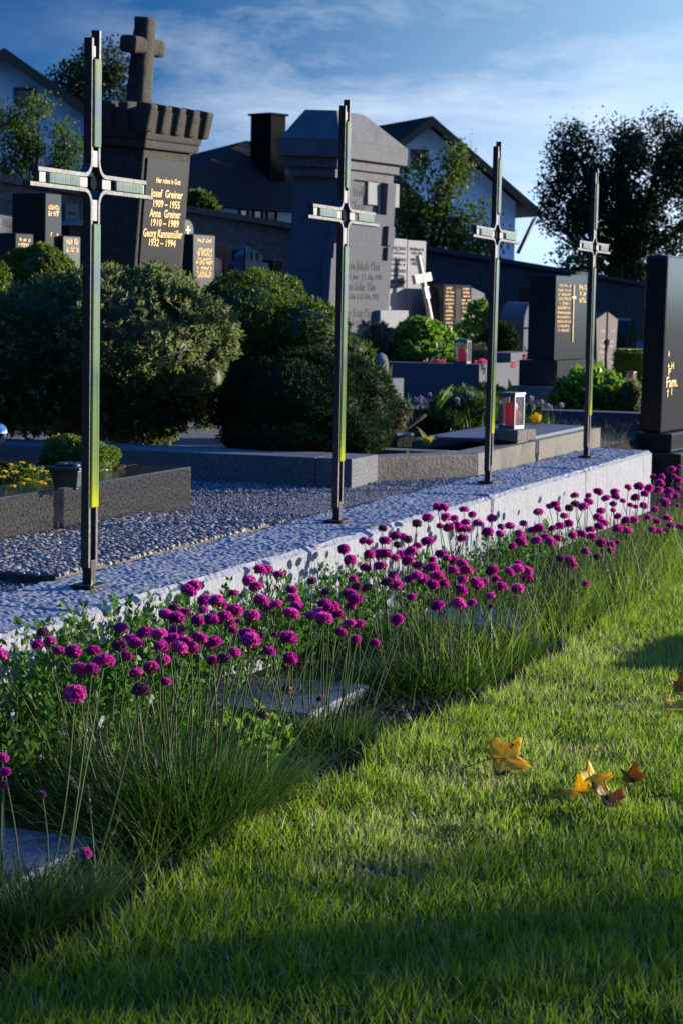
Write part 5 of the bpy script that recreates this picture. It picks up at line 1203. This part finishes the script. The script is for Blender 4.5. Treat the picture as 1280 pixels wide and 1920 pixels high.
def stem_mesh(p0, p1, bend, r0=.00145):
    p0, p1 = np.array(p0), np.array(p1); pts = []
    for i in range(7):
        s = i / 6; q = p0 * (1 - s) + p1 * s + bend * math.sin(math.pi * s) * (1 - .3 * s); pts.append(q)
    V = []; n = 5
    for i, q in enumerate(pts):
        for k in range(n):
            t = 2 * math.pi * k / n; rr = r0 * (1.0 if i < 5 else .85); V.append((q[0] + rr * math.cos(t), q[1] + rr * math.sin(t), q[2]))
    Fq = [(i * n + k, i * n + (k + 1) % n, (i + 1) * n + (k + 1) % n, (i + 1) * n + k) for i in range(6) for k in range(n)]
    return np_mesh('flower_stem', V, Fq, M['stem'], np.full(len(V), rng.random()), True)
plants = []
for (a, p), lb in zip(CEN, CLAB):
    root = tag(empty('thrift_plant', W(a, p, zground(a, p))), lb, 'flower', 'thrift clumps in the flower bed'); plants.append(root)
heads.sort(key=lambda h: -h[1])
placed = []
for x, y in heads:
    best = None; want = .305 + rng.uniform(-.03, .035)
    if (x, y) in ((5, 1422), (10, 1448), (6, 1473)): want = .20
    if (x, y) == (80, 1490): want = .16
    if (x, y) == (160, 1600): want = .06
    for z in np.arange(.05, .46, .008):
        g = G(x, y, z); a, p = along(g)
        bad = max(0, -1.90 - p) * 10 + max(0, p + 1.45) * 10 + abs(z - want)
        if best is None or bad < best[0]: best = (bad, z, a, p, g)
    _, z, a, p, g = best
    i = int(np.argmin([(a - c[0]) ** 2 + ((p - c[1]) * 1.4) ** 2 for c in CEN])); root = plants[i]; ca, cp_ = CEN[i]
    ba, bp = {1: (3.46, -1.55), 2: (3.60, -1.74)}.get(i, CEN[i]); ca, cp_ = ba, bp
    base = W(ca + (a - ca) * .42 + rng.uniform(-.03, .03), max(-2.0, cp_ + (p - cp_) * .6 + rng.uniform(-.02, .02)), 0)
    base[2] = zground(ca, cp_); o = np.array(root.location)
    kind = SPECIAL.get((x, y), 'n')
    if kind == 'dry' : base[2] += .0
    st = link('flower_stem', stem_mesh(base - o, g - o + np.array([0, 0, -.006]), rng.normal(size=3) * np.array([.014, .014, 0])), root)
    if kind == 'n' and rng.random() < .07: kind = 'dull'
    hm = {'dull': HD, 'dry': HDRY, 'bud': HD}.get(kind) or HM[int(rng.integers(len(HM)))]
    h = link('flower_head', hm, st); h.location = Vector(g - o)
    if kind == 'n' and rng.random() < .17: kind = 'dull' if rng.random() < .4 else 'small'
    s = {'bud': .48, 'small': .72, 'dry': .8, 'dull': .85}.get(kind, 1.0) * rng.uniform(.76, 1.06)
    if (x, y) == (140, 1301): s = 1.12
    h.scale = (s * rng.uniform(.95, 1.1), s * rng.uniform(.95, 1.1), s * rng.uniform(.85, 1.1))
    h.rotation_euler = (rng.normal() * .25, rng.normal() * .25, rng.uniform(0, 6.28))
    if kind == 'dry': h.rotation_euler = (2.6, .4, 0)
    if kind == 'dull': h['label'] = 'faded flower head'
    if kind == 'dry': h['label'] = 'dry brown flower head'
    if kind == 'bud': h['label'] = 'small closed bud'
for k_, ((a, p), root) in enumerate(zip(CEN, plants)):
    a0_, p0_ = a, p; a, p = {1: (3.44, -1.54), 2: (3.60, -1.74)}.get(k_, (a, p)); shift = (a - a0_) * U2 + (p - p0_) * N2
    near = a < 4.5
    n = 1100 if 4.1 < a < 4.7 else 3400 if k_ in (1, 2) else 2000 if near else (1700 if a < 6 else 1100); r_ = .14 if k_ in (1, 2) else .11 if a > 3 else .10
    b = np.stack([rng.normal(size=n) * r_ * 1.15, rng.normal(size=n) * r_ * .8], 1)
    b[:, 1] = np.clip(b[:, 1] + p, -2.0, -1.43) - p
    pts = b[:, :1] * U2 + b[:, 1:] * N2 + shift
    rad = np.linalg.norm(b, axis=1); az = np.arctan2((pts - shift)[:, 1], (pts - shift)[:, 0]) + rng.normal(size=n) * .7
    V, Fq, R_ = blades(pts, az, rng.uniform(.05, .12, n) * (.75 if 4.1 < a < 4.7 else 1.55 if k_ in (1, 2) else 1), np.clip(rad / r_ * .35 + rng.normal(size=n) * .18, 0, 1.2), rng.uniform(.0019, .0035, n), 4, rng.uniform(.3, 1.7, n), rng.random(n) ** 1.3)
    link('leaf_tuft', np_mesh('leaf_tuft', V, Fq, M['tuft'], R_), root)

# leafy ground cover at the foot of the wall
GCL = ['leafy ground cover at the foot of the wall left of the nearest cross', 'leafy ground cover at the wall below the foot of the nearest cross', 'leafy ground cover along the wall between the first and second cross', 'low leafy plant at the wall behind the dense flowers under the second cross', 'small leafy plant against the wall face between second and third cross', 'leafy tuft against the wall face below the third cross', 'leafy patch at the left edge among tall blades', 'bright lobed leaves glowing between the stalks by the second granite plate']
GCP = [(3.80, -1.97, .20, .265, 300), (4.25, -1.985, .18, .24, 280), (4.85, -1.985, .26, .20, 260), (5.45, -1.97, .16, .19, 140), (6.35, -1.97, .14, .14, 110), (7.3, -1.97, .22, .13, 120), (3.45, -1.90, .12, .14, 45), (3.95, -1.66, .05, .09, 22)]
for lb, (a, p, sp_, hh, n) in zip(GCL, GCP):
    root = tag(empty('leafy_plant', W(a, p, 0)), lb, 'plant', 'leafy plants along the wall foot'); parts = []
    for i in range(n):
        da, dp = rng.normal() * sp_, rng.normal() * .07
        dp = max(-2.02 - p, dp)
        b = da * U2 + dp * N2; h_ = hh * rng.uniform(.55, 1.25)
        tilt = rng.normal(size=3) * .25; tilt[2] = 1; tilt /= np.linalg.norm(tilt); k = 15
        t = rng.uniform(.25, 1, k) ** .7; pts = b + np.outer(t * h_, tilt); az = rng.uniform(0, 6.28, k)
        d = np.stack([np.cos(az), np.sin(az), .35 + t * .9], 1)
        big = 1.35 if 'lobed' in lb else 1
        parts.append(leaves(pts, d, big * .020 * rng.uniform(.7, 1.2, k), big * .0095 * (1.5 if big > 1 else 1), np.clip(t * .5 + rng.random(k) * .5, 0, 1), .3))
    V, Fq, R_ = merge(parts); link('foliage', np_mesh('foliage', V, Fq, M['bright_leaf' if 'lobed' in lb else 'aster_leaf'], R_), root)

# long grass in the far part of the bed and loose stalks
def grass_clump(label, a, p, sa, spp, n, h0, h1, mat='long_grass', name='grass_tuft', group='long grass tufts in the bed', droop=(.3, 1.2), w0=.0018, w1=.0034, lean=.3):
    root = tag(empty(name, W(a, p, zground(a, p))), label, 'grass', group)
    b = np.stack([rng.normal(size=n) * sa, rng.normal(size=n) * spp], 1); b[:, 1] = np.clip(b[:, 1] + p, -2.02, -1.36) - p
    pts = b[:, :1] * U2 + b[:, 1:] * N2
    V, Fq, R_ = blades(pts, rng.uniform(0, 6.28, n), rng.uniform(h0, h1, n), np.abs(rng.normal(size=n)) * lean, rng.uniform(w0, w1, n), 6, rng.uniform(*droop, n))
    link('blades', np_mesh('blades', V, Fq, M[mat], R_), root)
grass_clump('long sunlit grass tuft right of the third granite plate', 5.75, -1.46, .16, .06, 170, .12, .30)
grass_clump('long yellow grass tuft in the middle of the far bed', 6.35, -1.45, .18, .07, 200, .12, .30)
grass_clump('tall grass tuft at the lawn edge of the far bed', 6.95, -1.42, .24, .08, 260, .10, .28)
grass_clump('thin grass tuft at the right end of the bed', 7.8, -1.50, .35, .12, 300, .10, .26)
grass_clump('grass blades leaning over the second granite plate', 5.15, -1.52, .14, .06, 150, .12, .28)
grass_clump('dark grass blades standing at the left edge of the bed', 3.65, -1.84, .16, .06, 130, .12, .26, 'tuft', w0=.003, w1=.0055, lean=.16, droop=(.1, .5))
grass_clump('upright broad blades growing at the wall by the nearest cross', 4.38, -1.96, .05, .02, 12, .15, .24, 'aster_leaf', w0=.005, w1=.008, lean=.1, droop=(.05, .2))
grass_clump('grass sprouting at the wall joint below the third cross', 7.05, -2.0, .12, .02, 70, .08, .2, 'aster_leaf', lean=.15, droop=(.1, .4))
grass_clump('fine dry grass at the bare soil near the lower left', 3.05, -1.46, .10, .03, 90, .05, .16, 'long_grass', w0=.001, w1=.0018)
grass_clump('short green grass round the far flower stalks', 6.5, -1.72, .9, .14, 1800, .05, .13, 'tuft')
grass_clump('green blades filling the far right end of the bed', 8.4, -1.70, .7, .14, 1000, .05, .13, 'long_grass')
def stalks(label, items):
    root = tag(empty('grass_stalk', (items[0][0])), label, 'grass'); o = np.array(items[0][0]); mb = MB()
    for p0, p1, bow in items:
        p0, p1 = np.array(p0), np.array(p1); mb.tube([p0 * (1 - s) + p1 * s + np.array([0, 0, bow]) * math.sin(math.pi * s) - o for s in np.linspace(0, 1, 7)], [.0012, .0012, .0011, .001, .0009, .0008, .0006], 5)
    me = mb.build('stalk', M['stem'], root)
    q = np.array(items[0][1]) - o; n = 26; t = rng.uniform(0, 1, n); dv = unit(np.array([items[0][0]]) - np.array([items[0][1]]))[0]
    V, Fq, R_ = leaves(q + dv * t[:, None] * .05, rng.normal(size=(n, 3)) * .5 + np.array([0, 0, 1]), .008, .0028); link('seed_head', np_mesh('seed_head', V, Fq, M['heather'], R_), root)
stalks('single bent straw over the bare soil at the lower left', [(G(258, 1660, .01), G(132, 1460, .10), .0)])
stalks('reddish grass seed stalk standing at the corner of the lower left plate', [(G(180, 1630, .0), G(165, 1475, .13), .004)])
stalks('thin seed stalks leaning right beside the lower left plate', [(G(195, 1630, .0), G(225, 1525, .09), .004), (G(200, 1632, .0), G(262, 1540, .08), .003)])
stalks('long thin stalk leaning across the stalks near the middle', [(G(580, 1400, .0), G(465, 1255, .13), .006)])

# ================================================================== lawn
def lawn():
    r = np.random.default_rng(21); pts = []; sc = []
    def region(n, a0, a1, p0, p1, s):
        a, p = r.uniform(a0, a1, n), r.uniform(p0, p1, n); q = a[:, None] * U2 + p[:, None] * N2
        Y = q[:, 1]; ok = (Y > 2.2) & (np.abs(q[:, 0]) < .16 * Y + .45)
        edge = -1.40 + np.array([mnoise.noise(Vector((v * 3.2, 1.7, 0))) * .045 + mnoise.noise(Vector((v * 13, 5.7, 0))) * .02 for v in a])
        ok &= p > edge
        dens = np.exp(-np.maximum(0, np.abs(q[:, 0]) - .165 * Y) * 5); ok &= r.random(n) < dens
        pts.append(q[ok]); sc.append(np.full(ok.sum(), s))
    region(230000, 1.6, 4.6, -1.48, 1.2, 1.0); region(130000, 4.6, 7.0, -1.48, .6, 1.0); region(60000, 7.0, 11, -1.48, .6, 1.15)
    q = np.concatenate(pts); s = np.concatenate(sc); n = len(q)
    f = np.array([mnoise.noise(Vector(v * 2.6)) for v in q]); f2 = np.array([mnoise.noise(Vector(v * 9 + 11)) for v in q])
    q[:, 2] = 0
    dry = np.zeros(n)
    for px, py, rad in ((900, 1475, .12), (960, 1450, .09), (1130, 1235, .28), (850, 1460, .10), (1000, 1300, .2), (760, 1560, .13), (1080, 1420, .12), (830, 1400, .07), (1200, 1330, .16), (700, 1640, .1)):
        g = G(px, py, 0); dry = np.maximum(dry, np.exp(-((q - g) ** 2).sum(1) / rad ** 2) * (1.0 if py > 1400 else .8))
    h = r.uniform(.016, .042, n) * (1 + .35 * f + .45 * f2) * s * (1 - .35 * dry)
    a, p = q @ U2, q @ N2; edge_k = np.exp(-np.maximum(0, p + 1.38) / .07); h *= 1 + .65 * edge_k * r.random(n)
    lean = np.abs(r.normal(size=n)) * .34
    rnd = np.clip(r.random(n) ** 1.7 * .8 + .12 * f + .10 * f2, 0, .8); isdry = r.random(n) < (.12 + .72 * dry); rnd[isdry] = r.uniform(.92, 1, isdry.sum())
    # flat slow hue bias of the sward
    V, Fq, R_ = blades(q, r.uniform(0, 6.28, n), h, lean, r.uniform(.0020, .0040, n) * s, 2, r.uniform(.1, 1.0, n), rnd, r)
    tips = r.random(n) < .20 + .40 * np.clip((q[:, 1] - 3.3) / .9, 0, 1) * np.clip(.6 + f2, 0, 1); k6 = R_.reshape(n, 6); k6[tips, 4:] = r.uniform(.90, 1.0, (tips.sum(), 1)); k6[tips, 2:4] += .12; R_ = k6.ravel()
    o = link('lawn_grass', np_mesh('lawn_grass', V, Fq, M['lawn'], R_)); tag(o, 'short sunlit lawn with a few dry patches', 'lawn', None, 'stuff')
    print('blades', n)
lawn()
def clippings():
    r = np.random.default_rng(77); n = 2600; q = np.stack([r.uniform(-.9, 1.8, n), r.uniform(2.4, 7.5, n), r.uniform(.012, .034, n)], 1)
    k = (q @ N2 > -1.36) & (np.abs(q[:, 0]) < .17 * q[:, 1] + .2); q = q[k]; n = len(q)
    V, Fq, R_ = blades(q, r.uniform(0, 6.28, n), r.uniform(.02, .06, n), r.uniform(1.2, 1.7, n), r.uniform(.001, .0026, n), 3, r.uniform(-.3, .4, n), r.uniform(.8, 1, n), r)
    tag(link('grass_clippings', np_mesh('grass_clippings', V, Fq, M['lawn'], R_)), 'dry straw coloured clippings lying in the lawn', 'lawn', None, 'stuff')
clippings()
def s_bed(r, n):
    a = r.uniform(2.4, 8, n) ; p = r.uniform(-2.0, -1.36, n); return np.stack([a * U2[0] + p * N2[0], a * U2[1] + p * N2[1], np.full(n, .0)], 1)
chips('soil_clods', M['clods'], 16000, s_bed, .003, .010, seed=8)

# ================================================================== fallen leaves
def maple_leaf(label, centre, size, yaw, tilt, mat, curl=.25, stem_to=None, points=None, group='fallen leaves on the lawn'):
    centre = np.array(centre) + np.array([0, 0, size * .13 * abs(math.sin(tilt[0]))])
    root = tag(empty('fallen_leaf', centre), label, 'leaf', group)
    root.matrix_world = Matrix.Translation(Vector(centre)) @ Matrix.Rotation(tilt[1], 4, 'Z') @ Matrix.Rotation(tilt[0], 4, 'X') @ Matrix.Rotation(yaw, 4, 'Z')
    out = points or [(-.06, -.38), (-.30, -.47), (-.50, -.40), (-.60, -.14), (-.46, -.02), (-.40, .10), (-.50, .34), (-.44, .44), (-.2, .34), (.0, .24), (.2, .36), (.42, .44), (.52, .32), (.40, .08), (.46, -.04), (.58, -.16), (.50, -.40), (.30, -.46), (.06, -.38)]
    V = [(0, -.1, 0)]; nr = 4
    P_ = []
    for i in range(len(out)):
        a, b = out[i], out[(i + 1) % len(out)]
        for s in (0, .34, .67): P_.append((a[0] + (b[0] - a[0]) * s, a[1] + (b[1] - a[1]) * s))
    for k in range(1, nr + 1):
        for x, y in P_:
            t = k / nr; xx, yy = x * t, -.1 + (y + .1) * t
            z = curl * (xx * xx * 1.0 + (yy) ** 2 * .7 - .16 * math.cos(xx * 9) * t * .4) + .05 * mnoise.noise(Vector((xx * 5, yy * 5, size * 50)))
            V.append((xx, yy, z))
    n = len(P_); Fs = [(0, 1 + i, 1 + (i + 1) % n) for i in range(n)] + [(1 + k * n + i, 1 + (k + 1) * n + i, 1 + (k + 1) * n + (i + 1) % n, 1 + k * n + (i + 1) % n) for k in range(nr - 1) for i in range(n)]
    me = bpy.data.meshes.new('blade'); me.from_pydata([(x * size, y * size, z * size) for x, y, z in V], [], Fs); me.update(); me.polygons.foreach_set('use_smooth', [True] * len(me.polygons)); me.materials.append(mat)
    o = link('blade', me, root); sd = o.modifiers.new('depth', 'SOLIDIFY'); sd.thickness = .0003
    st = MB(); st.tube([(0, -.1 * size, .002), (-.02 * size, -.5 * size, .004), (.03 * size, -.85 * size, .0), (.12 * size, -1.15 * size, .004)], [.0012, .0011, .0011, .0014], 6)
    st.build('leaf_stalk', M['stem'] if mat == M['yellow_leaf'] else M['dark_wood'], root)
maple_leaf('yellow fallen leaf with dark spots and a long stalk lying alone on the lawn', G(952, 1428, .036), .085, D2R(-75), (.68, -.1), M['yellow_leaf'], .22)
maple_leaf('yellow curled leaf standing on edge, left of the brown one', G(1112, 1468, .040), .058, D2R(-35), (.95, .35), M['yellow_leaf'], .6)
maple_leaf('orange folded leaf at the left of the leaf group', G(1082, 1488, .030), .050, D2R(60), (.8, -.6), M['yellow_leaf'], .6)
maple_leaf('brown and orange crumpled leaf, lowest of the leaf group', G(1138, 1508, .030), .052, D2R(150), (.5, .5), M['brown_leaf'], 1.0)
maple_leaf('small pale brown curled leaf, rightmost of the leaf group', G(1180, 1460, .035), .040, D2R(20), (1.0, .2), M['brown_leaf'], 1.2)
maple_leaf('dark and yellow leaf cut by the right edge of the picture', G(1276, 1290, .035), .060, D2R(30), (.9, .3), M['brown_leaf'], .7)
maple_leaf('flat yellow leaf lying at the right edge below the dark one', G(1268, 1328, .030), .07, D2R(80), (.15, .1), M['yellow_leaf'], .3)

# ================================================================== small plants among the graves
def broad_leaves(name, label, loc, items, mat):
    """long broad leaves from one foot: (azimuth, lean, length, width, droop)"""
    root = tag(empty(name, loc), label, 'plant'); parts = []
    for az, lean, ln, wd, dr in items:
        b = np.zeros((1, 3)); V, Fq, R_ = blades(b, az, ln, lean, wd, 8, dr, np.array([rng.random()]))
        k = V.reshape(-1, 2, 3); mid = k.mean(1, keepdims=True); s = np.sin(np.linspace(.12, 1.0, len(k)) ** .8 * math.pi * .98)[:, None, None]
        wv = (k - mid); L_ = np.linalg.norm(wv, axis=2, keepdims=True).max(); wv = wv / np.maximum(np.linalg.norm(wv, axis=2, keepdims=True), 1e-9) * wd / 2
        parts.append(((mid + wv * np.maximum(s, .06)).reshape(-1, 3), Fq, R_))
    V, Fq, R_ = merge(parts); link('leaf', np_mesh('leaf', V, Fq, mat, R_), root); return root
def rl(n, ln, wd, lean=(.05, .6), droop=(.2, .9)): return [(rng.uniform(0, 6.28), rng.uniform(*lean), ln * rng.uniform(.6, 1.1), wd * rng.uniform(.7, 1.1), rng.uniform(*droop)) for _ in range(n)]
broad_leaves('tulip_leaves', 'tall broad bluish leaves beside the dark closed lantern box', P(757, 800, 9.6), rl(7, .16, .022, (.02, .25), (.05, .3)), M['aster_leaf'])
broad_leaves('broad_leaf_plant', 'upright broad green leaves leaning right behind the dark closed lantern box', P(812, 785, 10.1), [(0.2, .35, .19, .035, .3), (.1, .5, .17, .035, .2), (.4, .15, .15, .035, .3), (2.8, .3, .14, .03, .5), (3.4, .5, .12, .03, .5)], M['bright_leaf'])
broad_leaves('curled_leaf_plant', 'yellowing curled leaf plant in the corner of the kerb', P(800, 835, 8.95), [(0, .1, .09, .045, 1.9), (.6, .5, .08, .03, 1.2), (3.0, .4, .08, .03, 1.5), (2.5, .2, .10, .03, .9)], M['curl_leaf'])
broad_leaves('dock_plant', 'broad leaved weed growing from the gravel at the kerb, left of the third cross', G(832, 885, GZ), rl(9, .11, .035, (.15, .7), (.2, .7)), M['bright_leaf'])
broad_leaves('dock_plant', 'bright upright weed leaves closest to the third cross foot', G(858, 888, GZ), rl(7, .10, .032, (.02, .5), (.1, .5)), M['bright_leaf'])
broad_leaves('dock_plant', 'dim weed leaves in the shaded gravel corner below the brown pot', G(758, 888, GZ), rl(8, .11, .028, (.1, .5), (.2, .8)), M['aster_leaf'])
broad_leaves('yellow_edge_plant', 'drooping yellow edged leaf at the right of the dark conifer', P(722, 752, 9.4), [(0.0, .9, .10, .03, 1.3), (1.2, .2, .18, .03, .5), (2.2, .1, .15, .03, .4)], M['curl_leaf'])
broad_leaves('lily_leaves', 'tall green blade leaves rising right of the dark conifer', P(700, 735, 9.2), rl(5, .15, .026, (.05, .4), (.1, .5)), M['bright_leaf'])
broad_leaves('sunlit_leaves', 'sunlit yellow green leaves behind the silver lantern', P(962, 765, 11.0), rl(22, .15, .032, (.05, .8), (.2, .8)), M['bright_leaf'])
def globe_flowers(label, loc, n, spread, h, mat, name='globe_flower', rr=.011, stemmat='stem', leafy=60, group=None, lm='tuft'):
    root = tag(empty(name, loc), label, 'flower', group)
    for i in range(n):
        b = np.array([rng.normal() * spread, rng.normal() * spread, 0]); e = b * 1.3 + np.array([rng.normal() * .01, 0, h * rng.uniform(.7, 1.1)])
        d = sphere_dirs(60); V, Fq, R_ = leaves(e + d * rr * .6, d + rng.normal(size=d.shape) * .4, rr * .75, rr * .6)
        st = MB().tube([b, (b + e) / 2 + rng.normal(size=3) * .006, e], .0014, 5).build('flower_stem', M[stemmat], root)
        link('flower_head', np_mesh('flower_head', V, Fq, mat, R_), st)
    if leafy:
        V, Fq, R_ = blades(rng.normal(size=(leafy, 3)) * np.array([spread * 1.4, spread * 1.2, 0]), rng.uniform(0, 6.28, leafy), rng.uniform(.4, .9, leafy) * h, np.abs(rng.normal(size=leafy)) * .35, .004, 4, .6)
        link('leaf_tuft', np_mesh('leaf_tuft', V, Fq, M[lm], R_), root)
GF = 'lilac white globe flowers on the lantern grave'
globe_flowers('pale lilac globe flowers right of the tall broad leaves', P(850, 800, 10.2), 15, .05, .15, M['white_flower'], leafy=160, group=GF)
globe_flowers('pale lilac globe flowers just right of the silver lantern', P(1000, 800, 10.6), 14, .04, .13, M['white_flower'], leafy=140, group=GF)
globe_flowers('few pale globe flowers above the dark closed lantern box', P(782, 790, 10.4), 7, .025, .12, M['white_flower'], leafy=60, group=GF)
globe_flowers('orange and yellow flowers right of the silver lantern base', P(1000, 808, 10.2), 6, .03, .075, M['yellow_flower'], 'pansy', .014, leafy=160)
shrub('heather_bush', 'grey green heathery bush left of the silver lantern', 'plant', [pb(875, 770, 10.3, 62, 44), pb(830, 785, 10.2, 45, 30), pb(905, 745, 10.6, 30, 24)], 2600, .026, .004, M['tuft'], .6, .5, 4, cores=.8)
shrub('dry_flower_bush', 'pinkish brown mass of withered small flowers beside the dark conifer', 'plant', [pb(738, 782, 9.6, 32, 40), pb(745, 760, 9.8, 22, 24)], 900, .016, .008, M['heather'], .4, .8, 4, cores=.75)
shrub('green_filler', 'low green foliage around the silver lantern plinth', 'plant', [pb(985, 790, 10.8, 34, 26), pb(930, 760, 10.9, 60, 30)], 1300, .03, .012, M['aster_leaf'], .5, .7, 3, cores=.7)
# yellow flowers inside the dark border
def yellow_plant():
    g = G(38, 925, .36); root = tag(empty('yellow_flower_plant', g), 'low plant with small yellow flowers in the dark polished border', 'flower'); o = np.array(g)
    n = 900; p = rng.normal(size=(n, 3)) * np.array([.055, .05, .0]) + np.array([0, 0, 1]) * rng.uniform(.0, .075, n)[:, None]
    V, Fq, R_ = leaves(p, rng.normal(size=p.shape) + np.array([0, 0, .5]), .018, .010); link('foliage', np_mesh('foliage', V, Fq, M['thuja'], R_), root)
    for px, py in [(42, 868), (20, 872), (8, 885), (28, 886), (52, 884), (62, 880), (70, 876), (52, 900), (42, 907), (85, 885), (82, 908), (95, 900), (25, 912), (5, 895), (66, 897), (88, 893), (75, 905)]:
        q = G(px, py, .36 + rng.uniform(.05, .09)) - o; k = 12; t = np.linspace(0, 6.28, k, endpoint=False)
        d = np.stack([np.cos(t), np.sin(t), np.full(k, .25)], 1); d[:, 1] -= .25
        V, Fq, R_ = leaves(np.repeat(q[None], k, 0), d, .0125, .0075)
        f = link('flower_head', np_mesh('flower_head', V, Fq, M['yellow_flower'], R_), root)
yellow_plant()
for lb, pxs in (('pink flowers on the border right of the arched lantern', [(902, 678), (893, 681), (908, 680)]), ('pink flowers on the border left of the arched lantern', [(830, 680), (810, 681), (822, 679), (797, 682)]), ('pink flowers on the raised block below the quarter-round stone', [(962, 684), (992, 668), (985, 669)])):
    g = P(pxs[0][0], pxs[0][1] + 6, 15.4); root = tag(empty('pink_flowers', g), lb, 'flower'); o = np.array(g)
    for x, y in pxs:
        d = sphere_dirs(40); q = P(x, y, 15.4) - o; V, Fq, R_ = leaves(q + d * .012, d, .018, .014); link('flower_head', np_mesh('flower_head', V, Fq, M['pink_flower'], R_), root)
# dry grass at the far end of the gravel, weeds at the kerbs
def weeds(label, a0, a1, p0, p1, n, h0, h1, mat, name='weeds'):
    a, p = rng.uniform(a0, a1, n), rng.uniform(p0, p1, n); q = a[:, None] * U2 + p[:, None] * N2; q[:, 2] = [zground(x, y) for x, y in zip(a, p)]
    V, Fq, R_ = blades(q, rng.uniform(0, 6.28, n), rng.uniform(h0, h1, n), np.abs(rng.normal(size=n)) * .5, .0025, 3, .8)
    tag(link(name, np_mesh(name, V, Fq, M[mat], R_)), label, 'weeds', None, 'stuff')
weeds('dry straw coloured weeds between the wall end and the corner gravestone', 10.1, 12.0, -2.9, -2.2, 2600, .03, .10, 'heather', 'dry_grass')
weeds('patchy grass between the grave borders', 10.3, 14, -4.2, -2.8, 3000, .03, .12, 'heather', 'rough_grass')
weeds('grass on the slope behind the corner gravestone', 13, 24, -3.0, -1.5, 5000, .05, .14, 'long_grass', 'slope_grass')
# low stone added outside the picture to cast a shadow on the lawn
r_ = tag(empty('shade_stone', (2.00, 6.10, -.02), D2R(68)), 'low granite marker stone on the lawn beyond the right edge', 'marker stone')
MB().box(-.30, .30, -.1, .1, 0, .27).build('stone', M['pale_granite'], r_, .01)
